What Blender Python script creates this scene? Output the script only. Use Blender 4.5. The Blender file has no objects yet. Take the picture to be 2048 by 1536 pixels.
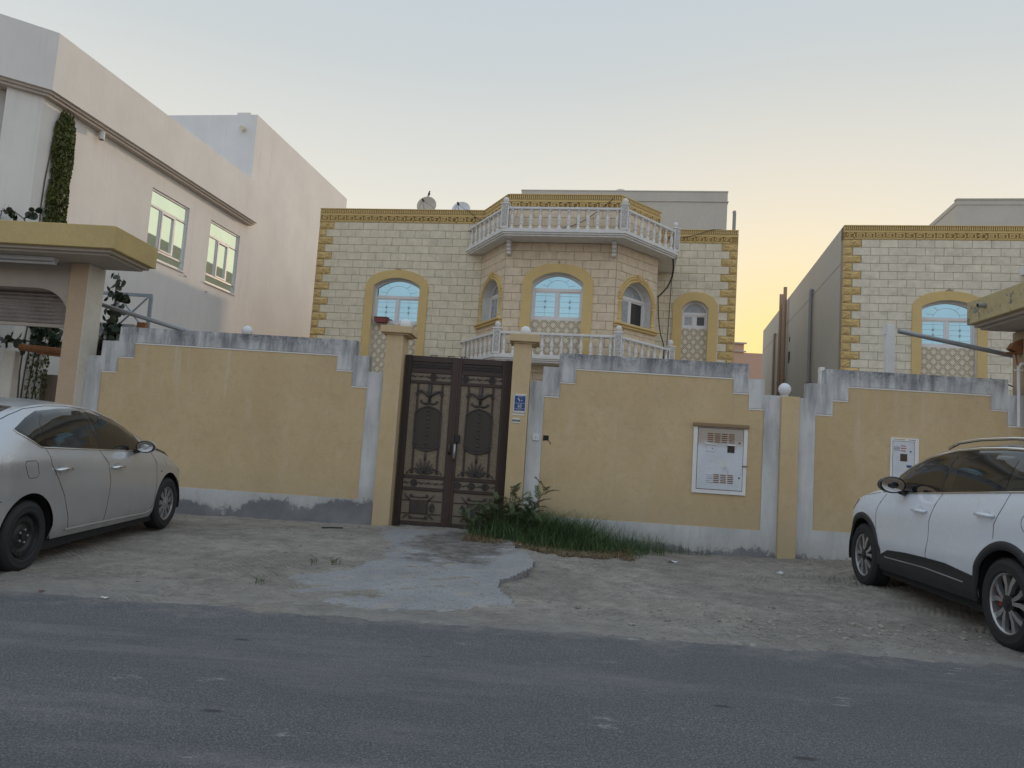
import bpy, bmesh, math, random
from mathutils import Vector, Matrix, noise
R = math.radians
rnd = random.Random(11)
S = bpy.context.scene
COL = S.collection

# ------------------------------------------------------------------ camera
cam_d = bpy.data.cameras.new('camera')
cam = bpy.data.objects.new('camera', cam_d); COL.objects.link(cam)
cam_d.sensor_fit = 'HORIZONTAL'; cam_d.sensor_width = 36.0
cam_d.lens = 36.0 * 1525.0 / 2048.0
cam_d.clip_start = 0.05; cam_d.clip_end = 3000
PITCH, ROLL, PAN, EYE = R(5.489), R(3.746), R(2.736), 1.28
_cp, _sp, _cr, _sr = math.cos(PITCH), math.sin(PITCH), math.cos(ROLL), math.sin(ROLL)
_f = Vector((0, _cp, _sp)); _u = Vector((0, -_sp, _cp)); _r = Vector((1, 0, 0))
_right = _cr * _r + _sr * _u; _up = -_sr * _r + _cr * _u
_m = Matrix((_right, _up, -_f)).transposed().to_4x4()
cam.matrix_world = Matrix.Translation((0, 0, EYE)) @ Matrix.Rotation(PAN, 4, 'Z') @ _m
S.camera = cam

# ------------------------------------------------------------------ sky, sun, exposure
SUN_EL, SUN_AZ = R(7.3), R(17.0)          # azimuth measured from +Y towards +X
w = bpy.data.worlds.new('World'); S.world = w; w.use_nodes = True
nt = w.node_tree; nt.nodes.clear()
def _wn(t, **k):
    n = nt.nodes.new(t)
    for a, v in k.items(): setattr(n, a, v)
    return n
def _ramp(src, stops):
    n = _wn('ShaderNodeValToRGB'); e = n.color_ramp.elements
    while len(e) < len(stops): e.new(.5)
    for i, (p, c) in enumerate(stops):
        e[i].position = p; e[i].color = (c[0], c[1], c[2], 1)
    nt.links.new(src, n.inputs[0]); return n.outputs[0]
def _mix(f, a, b):
    n = _wn('ShaderNodeMix', data_type='RGBA')
    nt.links.new(f, n.inputs[0]); nt.links.new(a, n.inputs[6])
    if isinstance(b, tuple): n.inputs[7].default_value = b + (1,)
    else: nt.links.new(b, n.inputs[7])
    return n.outputs[2]
def _math(op, a, b=None, clamp=False):
    n = _wn('ShaderNodeMath', operation=op, use_clamp=clamp)
    for i, x in enumerate((a, b)):
        if x is None: continue
        if isinstance(x, (int, float)): n.inputs[i].default_value = x
        else: nt.links.new(x, n.inputs[i])
    return n.outputs[0]
tc = _wn('ShaderNodeTexCoord'); sep = _wn('ShaderNodeSeparateXYZ'); nt.links.new(tc.outputs['Generated'], sep.inputs[0])
el = _math('MAXIMUM', sep.outputs[2], 0.0)
dusk_west = _ramp(el, [(0, (.86, .72, .52)), (.13, (.84, .745, .575)), (.26, (.80, .755, .645)), (.36, (.675, .675, .635)),
                       (.46, (.555, .595, .605)), (.58, (.485, .56, .62)), (1, (.47, .58, .70))])
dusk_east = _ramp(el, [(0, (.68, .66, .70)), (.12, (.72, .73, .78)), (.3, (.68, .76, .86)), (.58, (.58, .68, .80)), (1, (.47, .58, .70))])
_sx, _sy = math.sin(SUN_AZ), math.cos(SUN_AZ)
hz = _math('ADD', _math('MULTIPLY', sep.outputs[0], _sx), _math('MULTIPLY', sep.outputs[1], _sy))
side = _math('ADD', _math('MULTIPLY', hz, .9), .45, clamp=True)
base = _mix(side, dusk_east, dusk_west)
_gel = R(6.0)
cs = _math('ADD', _math('MULTIPLY', hz, math.cos(_gel)), _math('MULTIPLY', sep.outputs[2], math.sin(_gel)))
cs = _math('MAXIMUM', cs, 0.0)
wide = _mix(_math('MULTIPLY', _math('POWER', cs, 30.0), .55), base, (1.0, .78, .47))
glow = _mix(_math('MULTIPLY', _math('POWER', cs, 130.0), .92), wide, (1.04, .79, .24))
bg = _wn('ShaderNodeBackground'); bg.inputs['Strength'].default_value = 1.0
out = _wn('ShaderNodeOutputWorld')
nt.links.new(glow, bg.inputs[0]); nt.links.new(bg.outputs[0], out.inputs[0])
sun_d = bpy.data.lights.new('sun', 'SUN'); sun_d.energy = 2.3; sun_d.angle = R(0.5); sun_d.color = (1, .72, .47)
sun = bpy.data.objects.new('sun', sun_d); COL.objects.link(sun)
_d = Vector((math.sin(SUN_AZ) * math.cos(SUN_EL), math.cos(SUN_AZ) * math.cos(SUN_EL), math.sin(SUN_EL)))
sun.rotation_euler = _d.to_track_quat('Z', 'Y').to_euler(); sun.location = _d * 200
S.view_settings.view_transform = 'Standard'; S.view_settings.look = 'None'
S.view_settings.exposure = 0.15; S.view_settings.gamma = 1.0; S.view_settings.use_curve_mapping = False
S.cycles.max_bounces = 6; S.cycles.use_denoising = True

# ------------------------------------------------------------------ helpers
def link(o, parent=None):
    COL.objects.link(o)
    if parent is not None: o.parent = parent
    return o
def tag(o, label=None, cat=None, group=None, kind=None):
    if label: o['label'] = label
    if cat: o['category'] = cat
    if group: o['group'] = group
    if kind: o['kind'] = kind
    return o
def empty(name, loc=(0, 0, 0), rz=0.0, label=None, cat=None, group=None, rot=None):
    o = bpy.data.objects.new(name, None); o.empty_display_size = .1
    o.location = loc; o.rotation_euler = rot or (0, 0, rz); link(o); return tag(o, label, cat, group)
def inst(mesh, name, parent=None, loc=(0, 0, 0), rot=(0, 0, 0), sc=None):
    o = bpy.data.objects.new(name, mesh); o.location = loc; o.rotation_euler = rot
    if sc: o.scale = sc
    return link(o, parent)
def copy_tree(o, parent=None):
    c = o.copy(); COL.objects.link(c)
    if parent is not None: c.parent = parent
    for ch in list(o.children): copy_tree(ch, c)
    return c
def clamp(x, a=0.0, b=1.0): return a if x < a else b if x > b else x
def sstep(a, b, x):
    t = clamp((x - a) / (b - a)); return t * t * (3 - 2 * t)
def lerp(a, b, t): return a + (b - a) * t
def pw(pts, x):
    "piecewise cubic (monotone Hermite) through (x, y) points"
    if x <= pts[0][0]: return pts[0][1]
    if x >= pts[-1][0]: return pts[-1][1]
    i = 0
    while x > pts[i + 1][0]: i += 1
    def sl(j):
        if j <= 0 or j >= len(pts) - 1: 
            k = 0 if j <= 0 else len(pts) - 2
            return (pts[k+1][1] - pts[k][1]) / (pts[k+1][0] - pts[k][0])
        a = (pts[j][1] - pts[j-1][1]) / (pts[j][0] - pts[j-1][0]); b = (pts[j+1][1] - pts[j][1]) / (pts[j+1][0] - pts[j][0])
        return 0 if a * b <= 0 else 2 * a * b / (a + b)
    x0, y0 = pts[i]; x1, y1 = pts[i+1]; h = x1 - x0; t = (x - x0) / h
    m0, m1 = sl(i) * h, sl(i + 1) * h
    return y0 * (2*t**3 - 3*t*t + 1) + m0 * (t**3 - 2*t*t + t) + y1 * (-2*t**3 + 3*t*t) + m1 * (t**3 - t*t)
def lin(pts, x):
    if x <= pts[0][0]: return pts[0][1]
    for (x0, y0), (x1, y1) in zip(pts, pts[1:]):
        if x <= x1: return y0 + (y1 - y0) * (x - x0) / (x1 - x0)
    return pts[-1][1]
def clip_half(poly, a, b, c):
    "keep a*x + b*y <= c"
    o = []
    for i in range(len(poly)):
        p, q = poly[i], poly[(i + 1) % len(poly)]
        dp, dq = a*p[0] + b*p[1] - c, a*q[0] + b*q[1] - c
        if dp <= 1e-9: o.append(p)
        if (dp < -1e-9 and dq > 1e-9) or (dp > 1e-9 and dq < -1e-9):
            t = dp / (dp - dq); o.append((p[0] + (q[0]-p[0])*t, p[1] + (q[1]-p[1])*t))
    return o
def clip_rect(poly, x0, y0, x1, y1):
    for h in ((-1, 0, -x0), (1, 0, x1), (0, -1, -y0), (0, 1, y1)):
        if len(poly) < 3: return []
        poly = clip_half(poly, *h)
    return poly if len(poly) > 2 else []
def area(poly):
    return abs(sum(p[0]*q[1] - q[0]*p[1] for p, q in zip(poly, poly[1:] + poly[:1]))) / 2
def inset(poly, d):
    "inset a convex polygon"
    s = sum(p[0]*q[1] - q[0]*p[1] for p, q in zip(poly, poly[1:] + poly[:1]))
    sg = 1 if s > 0 else -1; out = list(poly)
    for p, q in zip(poly, poly[1:] + poly[:1]):
        dx, dy = q[0]-p[0], q[1]-p[1]; L = math.hypot(dx, dy)
        if L < 1e-6: continue
        nx, ny = dy/L*sg, -dx/L*sg
        out = clip_half(out, nx, ny, nx*p[0] + ny*p[1] - d)
        if len(out) < 3: return []
    return out

class MB:
    def __init__(s): s.v = []; s.f = []; s.mi = []
    def add(s, vs, fs, mi=0):
        b = len(s.v); s.v += [tuple(v) for v in vs]; s.f += [tuple(b + i for i in f) for f in fs]; s.mi += [mi] * len(fs); return s
    def box(s, x0, y0, z0, x1, y1, z1, c=0.0, mi=0):
        if c <= 0:
            return s.add([(x0,y0,z0),(x1,y0,z0),(x1,y1,z0),(x0,y1,z0),(x0,y0,z1),(x1,y0,z1),(x1,y1,z1),(x0,y1,z1)],
                         [(0,3,2,1),(4,5,6,7),(0,1,5,4),(1,2,6,5),(2,3,7,6),(3,0,4,7)], mi)
        bm = bmesh.new(); bmesh.ops.create_cube(bm, size=1)
        for v in bm.verts: v.co = Vector(((x0+x1)/2 + v.co.x*(x1-x0), (y0+y1)/2 + v.co.y*(y1-y0), (z0+z1)/2 + v.co.z*(z1-z0)))
        bmesh.ops.bevel(bm, geom=bm.edges[:], offset=c, segments=1, affect='EDGES')
        bm.verts.index_update(); s.add([v.co for v in bm.verts], [[v.index for v in f.verts] for f in bm.faces], mi); bm.free(); return s
    def prism(s, poly, y0, y1, mi=0, ax='y'):
        "extrude an (x, z) outline along y (or an (x, y) outline along z with ax='z')"
        n = len(poly)
        if ax == 'y':
            sa = sum(p[0]*q[1] - q[0]*p[1] for p, q in zip(poly, poly[1:] + poly[:1]))
            if sa < 0: poly = poly[::-1]
            vs = [(p[0], y0, p[1]) for p in poly] + [(p[0], y1, p[1]) for p in poly]
        elif ax == 'x':
            sa = sum(p[0]*q[1] - q[0]*p[1] for p, q in zip(poly, poly[1:] + poly[:1]))
            if sa > 0: poly = poly[::-1]
            vs = [(y0, p[0], p[1]) for p in poly] + [(y1, p[0], p[1]) for p in poly]
        else:
            sa = sum(p[0]*q[1] - q[0]*p[1] for p, q in zip(poly, poly[1:] + poly[:1]))
            if sa > 0: poly = poly[::-1]
            vs = [(p[0], p[1], y0) for p in poly] + [(p[0], p[1], y1) for p in poly]
        fs = [tuple(range(n)), tuple(range(2*n - 1, n - 1, -1))] + [((i+1) % n, i, n + i, n + (i+1) % n) for i in range(n)]
        return s.add(vs, fs, mi)
    def tube(s, pts, r, n=8, caps=True, mi=0):
        pts = [Vector(p) for p in pts]; m = len(pts); rs = r if isinstance(r, (list, tuple)) else [r] * m
        vs = []; pu = None
        for i, p in enumerate(pts):
            t = (pts[min(i+1, m-1)] - pts[max(i-1, 0)]).normalized()
            if pu is None: u = t.orthogonal().normalized()
            else:
                u = pu - t * pu.dot(t); u = u.normalized() if u.length > 1e-6 else t.orthogonal().normalized()
            pu = u; v = t.cross(u)
            for k in range(n):
                a = 2*math.pi*k/n; vs.append(p + (u*math.cos(a) + v*math.sin(a)) * rs[i])
        fs = [(i*n+k, i*n+(k+1) % n, (i+1)*n+(k+1) % n, (i+1)*n+k) for i in range(m-1) for k in range(n)]
        if caps: fs += [tuple(range(n-1, -1, -1)), tuple(range((m-1)*n, m*n))]
        return s.add(vs, fs, mi)
    def lathe(s, prof, n=16, M=None, mi=0):
        vs = []; M = M or Matrix.Identity(4)
        for r, z in prof:
            for k in range(n):
                a = 2*math.pi*k/n; vs.append(M @ Vector((r*math.cos(a), r*math.sin(a), z)))
        m = len(prof)
        fs = [(i*n+k, i*n+(k+1) % n, (i+1)*n+(k+1) % n, (i+1)*n+k) for i in range(m-1) for k in range(n)]
        fs += [tuple(range(n-1, -1, -1)), tuple(range((m-1)*n, m*n))]
        return s.add(vs, fs, mi)
    def sphere(s, c, r, nu=16, nv=10, mi=0, sc=(1,1,1)):
        prof = [(max(1e-4, r*math.sin(math.pi*i/nv)), -r*math.cos(math.pi*i/nv)) for i in range(nv+1)]
        return s.lathe(prof, nu, Matrix.Translation(c) @ Matrix.Diagonal((sc[0], sc[1], sc[2], 1)), mi)
    def mesh(s, name, mats, smooth=False):
        me = bpy.data.meshes.new(name); me.from_pydata(s.v, [], s.f)
        for m in (mats if isinstance(mats, (list, tuple)) else [mats]): me.materials.append(m)
        if any(s.mi): me.polygons.foreach_set('material_index', s.mi)
        if smooth is True: me.polygons.foreach_set('use_smooth', [True]*len(s.f))
        elif smooth:
            me.polygons.foreach_set('use_smooth', [True]*len(s.f)); me.set_sharp_from_angle(angle=R(smooth))
        me.update(); return me
    def build(s, name, mats, parent=None, loc=(0,0,0), rot=(0,0,0), smooth=False):
        return inst(s.mesh(name, mats, smooth), name, parent, loc, rot)

# ------------------------------------------------------------------ materials
class NT:
    def __init__(s, name):
        s.m = bpy.data.materials.new(name); s.m.use_nodes = True; s.t = s.m.node_tree
        s.b = s.t.nodes['Principled BSDF']; s.tc = s.t.nodes.new('ShaderNodeTexCoord')
    def n(s, t, **k):
        n = s.t.nodes.new(t)
        for a, v in k.items(): setattr(n, a, v)
        return n
    def put(s, inp, x):
        if isinstance(x, (int, float)): inp.default_value = x
        elif isinstance(x, tuple): inp.default_value = (x + (1,)) if len(x) == 3 and len(inp.default_value) == 4 else x
        else: s.t.links.new(x, inp)
    def co(s, scale=(1,1,1), space='Object', loc=(0,0,0)):
        n = s.n('ShaderNodeMapping'); s.put(n.inputs[0], s.tc.outputs[space]); s.put(n.inputs['Scale'], tuple(scale)); s.put(n.inputs['Location'], tuple(loc)); return n.outputs[0]
    def noise(s, scale, detail=4, rough=.55, vec=None, dist=0):
        n = s.n('ShaderNodeTexNoise'); s.put(n.inputs['Vector'], vec if vec is not None else s.tc.outputs['Object'])
        n.inputs['Scale'].default_value = scale; n.inputs['Detail'].default_value = detail; n.inputs['Roughness'].default_value = rough; n.inputs['Distortion'].default_value = dist
        return n.outputs[0]
    def voro(s, scale, vec=None, feat='F1'):
        n = s.n('ShaderNodeTexVoronoi', feature=feat); s.put(n.inputs['Vector'], vec if vec is not None else s.tc.outputs['Object']); n.inputs['Scale'].default_value = scale; return n.outputs['Distance']
    def mr(s, x, a, b, c=0.0, d=1.0, smooth=False):
        n = s.n('ShaderNodeMapRange'); n.interpolation_type = 'SMOOTHSTEP' if smooth else 'LINEAR'
        s.put(n.inputs[0], x); n.inputs[1].default_value = a; n.inputs[2].default_value = b; n.inputs[3].default_value = c; n.inputs[4].default_value = d; return n.outputs[0]
    def math(s, op, a, b=0.0, clampit=False):
        n = s.n('ShaderNodeMath', operation=op, use_clamp=clampit); s.put(n.inputs[0], a); s.put(n.inputs[1], b); return n.outputs[0]
    def mix(s, f, a, b, mode='MIX'):
        n = s.n('ShaderNodeMix', data_type='RGBA', blend_type=mode); s.put(n.inputs[0], f); s.put(n.inputs[6], a); s.put(n.inputs[7], b); return n.outputs[2]
    def xyz(s, space='Object'):
        n = s.n('ShaderNodeSeparateXYZ'); s.put(n.inputs[0], s.tc.outputs[space]); return n.outputs
    def rand(s): return s.n('ShaderNodeObjectInfo').outputs['Random']
    def bump(s, h, strength=.3, dist=.01, prev=None):
        n = s.n('ShaderNodeBump'); s.put(n.inputs['Height'], h); n.inputs['Strength'].default_value = strength; n.inputs['Distance'].default_value = dist
        if prev is not None: s.put(n.inputs['Normal'], prev)
        return n.outputs[0]
    def done(s, col, rough=.7, metal=0.0, nrm=None, **k):
        s.put(s.b.inputs['Base Color'], col); s.put(s.b.inputs['Roughness'], rough); s.put(s.b.inputs['Metallic'], metal)
        if nrm is not None: s.put(s.b.inputs['Normal'], nrm)
        for a, v in k.items(): s.put(s.b.inputs[a.replace('_', ' ')], v)
        return s.m
def sc3(c, k): return tuple(x * k for x in c)
def simple(name, col, rough=.6, metal=0.0, var=.18, vs=4.0, bump=.15, bs=60.0, rv=.1, **k):
    t = NT(name); a = t.noise(vs, 5, .6); b = t.noise(vs * 9, 3, .6)
    f = t.math('ADD', t.math('MULTIPLY', a, .6), t.math('MULTIPLY', b, .4))
    c = t.mix(t.mr(f, .3, .7), sc3(col, 1 - var), sc3(col, 1 + var))
    r = t.mr(a, .3, .7, max(.02, rough - rv), min(1, rough + rv))
    return t.done(c, r, metal, t.bump(t.noise(bs, 4, .6), bump, .004) if bump else None, **k)
def stone(name, col, var=.1, rnd_amt=.16, dirt=(.34, .30, .24), relief=.5, rscale=28.0):
    t = NT(name); r = t.rand()
    off = t.n('ShaderNodeVectorMath', operation='ADD'); t.put(off.inputs[0], t.tc.outputs['Object'])
    cmb = t.n('ShaderNodeCombineXYZ'); 
    for i in range(3): t.put(cmb.inputs[i], t.math('MULTIPLY', r, 37.0 + 11 * i))
    t.put(off.inputs[1], cmb.outputs[0]); v = off.outputs[0]
    a = t.noise(6, 5, .6, v); b = t.noise(40, 4, .65, v)
    c = t.mix(t.mr(a, .32, .68), sc3(col, 1 - var), sc3(col, 1 + var))
    c = t.mix(t.mr(r, 0, 1, 0, rnd_amt), c, sc3(col, .72))
    c = t.mix(t.math('MULTIPLY', t.mr(t.noise(2.6, 4, .6, v), .52, .72), t.mr(b, .4, .65, .1, .5)), c, dirt)
    n = t.bump(t.noise(rscale, 6, .7, v), relief, .02); n = t.bump(b, .25, .004, n)
    return t.done(c, .85, 0, n)
M = {}
M['cream'] = stone('cream_stone', (.72, .64, .48))
M['cream_bay'] = stone('cream_stone_bay', (.70, .57, .41))
M['mortar'] = simple('mortar', (.36, .30, .215), .9)
M['ochre_stone'] = stone('ochre_stone', (.62, .44, .185), .16, .12, (.34, .23, .08), 1.0, 16)
M['ochre'] = simple('ochre_trim', (.62, .445, .185), .75, var=.10, vs=3, bump=.12)
M['ochre_shade'] = simple('ochre_groove_shade', (.34, .22, .07), .85, var=.12)  # recess shade of frieze and dentils put into a darker ochre
M['white_conc'] = simple('white_balustrade', (.70, .675, .64), .75, var=.16, vs=7, bump=.2)
M['white_frame'] = simple('window_frame_white', (.72, .70, .68), .4, var=.06, bump=0)
M['lattice_cream'] = simple('lattice_cream', (.68, .60, .46), .85, var=.1)
M['lattice_brown'] = simple('lattice_brown', (.26, .175, .095), .85, var=.15)
M['grey_villa'] = simple('beige_villa', (.52, .475, .405), .88, var=.09, vs=1.2, bump=.15)
M['pink_villa'] = simple('pink_villa', (.55, .36, .27), .85, var=.06)
M['dark'] = simple('dark_recess', (.012, .012, .013), .8, bump=0)
M['black_rubber'] = simple('black_rubber', (.016, .016, .017), .65, var=.3, vs=20, bump=.1)
M['galv'] = simple('galvanised_steel', (.33, .34, .35), .45, .6, var=.15)
M['rust'] = simple('rusty_steel', (.27, .12, .05), .85, var=.45, vs=8, bump=.4)
M['pvc_brown'] = simple('brown_pipe', (.33, .23, .16), .6, var=.15)
M['pvc_grey'] = simple('grey_pipe', (.27, .26, .25), .55, var=.12)
def glass_refl(name, col, rough=.03):
    t = NT(name); return t.done(t.mix(t.mr(t.noise(.9, 3, .5), .35, .65), sc3(col, .94), sc3(col, 1.05)), rough, .92, t.bump(t.noise(2.2, 2, .5), .03, .02))
M['glass_blue'] = glass_refl('reflective_blue_glass', (.36, .56, .62))
M['glass_green'] = glass_refl('reflective_green_glass', (.78, .93, .78))
M['glass_dark'] = simple('dark_room_glass', (.03, .03, .032), .08, bump=0)
M['curtain_glass'] = simple('frosted_glass', (.36, .37, .38), .25, var=.25, vs=12, bump=0)
M['leading'] = simple('glass_leading', (.30, .40, .42), .4, .3, bump=0)

# ------------------------------------------------------------------ ground, road, concrete
HW = [(-14, .10), (-7.2, .10), (-5.8, .10), (-3, .125), (-2.3, .15), (-1.4, .16), (-.5, .14), (.4, .085), (1.3, .05), (2.5, .05), (3.6, .07), (4.5, .115), (6, .12), (14, .12)]
def fb(x, y, s, seed=0.0, oc=4):
    v = 0; a = .5
    for i in range(oc):
        v += a * noise.noise(Vector((x * s, y * s, seed + i * 7.3))); s *= 2.1; a *= .55
    return v
def base_h(x, y):
    return lin(HW, x) * clamp((y - 6.3) / 3.4)
RUTS = [((-4.6, 12.2), 6.15, .13, .016), ((-4.6, 12.2), 5.55, .13, .012), ((-6.6, 3.2), 4.6, .14, .014), ((-6.6, 3.2), 5.0, .12, .010),
        ((1.9, 10.6), 2.05, .10, .014), ((1.9, 10.6), 2.35, .09, .010), ((3.2, 12.4), 5.4, .12, .013), ((.2, 14.5), 7.8, .12, .011), ((-1.2, 2.2), 5.1, .13, .010)]
def sand_h(x, y):
    h = base_h(x, y)
    e = 5.92 + .03 * math.sin(x * .9) + .10 * fb(x, 0, .8, 3.0, 3) + .22 * fb(x, y, 4.2, 9.0, 4)
    h += lerp(-.035, .007, sstep(e - .22, e + .12, y)) + .006 * sstep(e, e + .8, y)
    k = sstep(5.6, 6.6, y)
    h += k * (.022 * fb(x, y, 1.3, 1.0) + .020 * fb(x, y, 6.0, 5.0, 4))
    for (cx, cy), r, wd, dp in RUTS:
        d = abs(math.hypot(x - cx, y - cy) - r)
        if d < wd * 1.7:
            h += k * (-dp * (1 - sstep(wd * .55, wd * .9, d)) + dp * .55 * sstep(wd * .7, wd, d) * (1 - sstep(wd, wd * 1.6, d))) * (.5 + .9 * clamp(fb(x, y, .9, 4.4, 2) + .5))
    q = math.hypot((x - .91) / .16, (y - 8.0) / .075)
    h -= .05 * (1 - sstep(.5, 1.1, q)) - .012 * sstep(.9, 1.2, q) * (1 - sstep(1.2, 1.8, q))
    return h
t = NT('sand'); P = t.xyz()
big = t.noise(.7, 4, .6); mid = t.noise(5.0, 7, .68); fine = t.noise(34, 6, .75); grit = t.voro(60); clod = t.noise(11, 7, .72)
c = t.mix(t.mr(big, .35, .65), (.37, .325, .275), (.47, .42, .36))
c = t.mix(t.mr(mid, .36, .62), (.29, .255, .22), c)  # hollows of the bump noise painted darker, standing in for their shade
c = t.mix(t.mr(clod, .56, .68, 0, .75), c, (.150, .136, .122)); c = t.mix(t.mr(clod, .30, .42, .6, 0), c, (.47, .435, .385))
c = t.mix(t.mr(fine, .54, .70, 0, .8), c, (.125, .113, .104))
c = t.mix(t.mr(fine, .28, .41, .75, 0), c, (.50, .465, .415))
c = t.mix(t.math('MULTIPLY', t.mr(t.voro(15), .04, .10, 1, 0), t.mr(t.noise(1.1, 4, .6), .45, .6)), c, (.085, .076, .07))
c = t.mix(t.mr(t.voro(23, t.co(loc=(3, 7, 1))), .03, .07, .8, 0), c, (.56, .53, .48))
wv = t.n('ShaderNodeTexWave', wave_type='RINGS', rings_direction='Z'); t.put(wv.inputs['Vector'], t.co((1, 1, 0), loc=(4.6, -12.2, 0)))
wv.inputs['Scale'].default_value = 5.5; wv.inputs['Distortion'].default_value = 1.2; wv.inputs['Detail'].default_value = 2.0; wv.inputs['Detail Scale'].default_value = 1.2
wv2 = t.n('ShaderNodeTexWave', wave_type='BANDS', bands_direction='DIAGONAL'); t.put(wv2.inputs['Vector'], t.tc.outputs['Object'])
wv2.inputs['Scale'].default_value = 8.0; wv2.inputs['Distortion'].default_value = 2.0; wv2.inputs['Detail'].default_value = 2.0; wv2.inputs['Detail Scale'].default_value = .8
trk = t.mr(t.noise(.75, 2, .5, t.co((1, 1.6, 1), loc=(3.1, 1.7, 0))), .52, .60); trk2 = t.mr(t.noise(.8, 2, .5, t.co((1, 1.4, 1), loc=(8.1, 4.7, 2))), .53, .60)
tread = t.math('ADD', t.math('MULTIPLY', wv.outputs[1], trk), t.math('MULTIPLY', wv2.outputs[1], trk2), True)
c = t.mix(t.math('MULTIPLY', tread, .30), c, (.165, .148, .132))
# grey cement dust near the concrete and along the road
c = t.mix(t.math('MULTIPLY', t.mr(P[1], 5.9, 6.9, .75, 0), t.mr(t.noise(1.6, 5, .65), .38, .62)), c, (.30, .285, .272))
# moist, dark soil before the gate
mx = t.math('SUBTRACT', P[0], -.95); my = t.math('SUBTRACT', P[1], 9.75)
dd = t.math('SQRT', t.math('ADD', t.math('MULTIPLY', t.math('MULTIPLY', mx, mx), 2.6), t.math('MULTIPLY', t.math('MULTIPLY', my, my), .42)))
wet = t.mr(t.math('ADD', dd, t.math('MULTIPLY', t.math('SUBTRACT', t.noise(2.8, 8, .72), .5), 2.2)), .70, 1.0, 1, 0)
c = t.mix(t.math('MULTIPLY', wet, .86), c, t.mix(t.mr(mid, .35, .65), (.062, .052, .045), (.17, .145, .122)))
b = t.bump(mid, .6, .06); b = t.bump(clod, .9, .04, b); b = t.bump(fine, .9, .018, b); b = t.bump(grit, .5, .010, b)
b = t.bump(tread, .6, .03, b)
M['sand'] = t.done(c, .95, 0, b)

t = NT('asphalt'); P = t.xyz()
agg = t.voro(80); agg2 = t.noise(95, 4, .8); big = t.noise(.55, 5, .6, t.co((.55, 1.3, 1))); mid = t.noise(2.2, 6, .7)
c = t.mix(t.mr(agg, .10, .55), (.285, .282, .29), (.112, .112, .122))
c = t.mix(t.mr(agg2, .54, .66, 0, .9), c, (.40, .39, .385))
c = t.mix(t.mr(agg2, .30, .44, .9, 0), c, (.045, .046, .052))
c = t.mix(t.mr(big, .36, .64, .38, 0), c, (.088, .088, .096))
c = t.mix(t.math('MULTIPLY', t.mr(t.noise(.8, 7, .72, t.co((.35, 1.6, 1), loc=(5, 2, 0))), .50, .70), .5), c, (.34, .32, .30))
spill = t.math('ADD', t.mr(P[1], 4.7, 6.0, 0, 1), t.math('MULTIPLY', t.math('SUBTRACT', t.noise(2.6, 8, .78), .5), 2.2))
c = t.mix(t.mr(spill, .72, 1.25, 0, .85), c, (.33, .30, .265))
c = t.mix(t.mr(t.math('ADD', t.voro(1.05, t.co((1, 2.4, 1))), t.math('MULTIPLY', mid, .10)), .085, .12, .75, 0), c, (.035, .035, .038))
c = t.mix(t.math('MULTIPLY', t.mr(t.noise(1.1, 9, .80, t.co((.8, 1.9, 1), loc=(8, 1, 3))), .615, .66), t.mr(agg2, .35, .6, .3, 1)), c, (.47, .445, .41))
b = t.bump(agg, 1, .014); b = t.bump(agg2, .7, .010, b); b = t.bump(mid, .35, .03, b)
M['asphalt'] = t.done(c, t.mr(mid, .3, .7, .72, .9), 0, b)

t = NT('old_concrete'); a = t.noise(1.4, 7, .7); f = t.noise(42, 6, .78); P = t.xyz()
c = t.mix(t.mr(a, .34, .66), (.235, .228, .228), (.325, .316, .308))
c = t.mix(t.mr(f, .52, .66, 0, .9), c, (.12, .115, .112)); c = t.mix(t.mr(f, .3, .42, .7, 0), c, (.45, .435, .42)); c = t.mix(t.mr(t.noise(16, 7, .75), .55, .68, 0, .6), c, (.16, .152, .148))
c = t.mix(t.mr(t.noise(3.1, 6, .7), .56, .66, 0, .7), c, (.36, .31, .255))
mx = t.math('SUBTRACT', P[0], -.95); my = t.math('SUBTRACT', P[1], 9.7)
dd = t.math('SQRT', t.math('ADD', t.math('MULTIPLY', t.math('MULTIPLY', mx, mx), 2.2), t.math('MULTIPLY', t.math('MULTIPLY', my, my), .42)))
wet = t.mr(t.math('ADD', dd, t.math('MULTIPLY', t.math('SUBTRACT', t.noise(2.8, 8, .72), .5), 2.2)), .70, 1.0, 1, 0)
c = t.mix(t.math('MULTIPLY', wet, .88), c, t.mix(t.mr(t.noise(9, 7, .72), .38, .62), (.055, .046, .040), (.19, .165, .14)))
M['concrete'] = t.done(c, .9, 0, t.bump(f, .5, .008, t.bump(t.noise(6, 6, .65), .4, .03)))

def steps(a, b, s): 
    n = max(1, round((b - a) / s)); return [a + (b - a) * i / n for i in range(n)]
xs = [-400, -120, -40, -20] + steps(-12, -6.6, .12) + steps(-6.6, 6.8, .045) + steps(6.8, 12, .12) + [12, 20, 40, 120, 400]
ys = [-400, -100, -20, 0, 4] + steps(5.35, 8.2, .035) + steps(8.2, 11.5, .05) + [11.5, 12, 14, 18, 30, 60, 150, 500, 1500]
vs = []
for y in ys:
    for x in xs:
        z = sand_h(x, y) if (5.3 < y < 12.1 and abs(x) <= 12.01) else (-.035 if y < 6 else base_h(clamp(x, -14, 14), min(y, 12)))
        vs.append((x, y, z))
nx = len(xs)
fs = [(j*nx+i, j*nx+i+1, (j+1)*nx+i+1, (j+1)*nx+i) for j in range(len(ys)-1) for i in range(nx-1)]
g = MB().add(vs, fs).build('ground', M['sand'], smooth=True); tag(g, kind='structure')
rd = MB()
rxs = [-400, -60, -20] + steps(-10, 10, 1) + [10, 20, 60, 400]; rys = [-3.4, 0, 2, 4, 5, 6.6]
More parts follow.
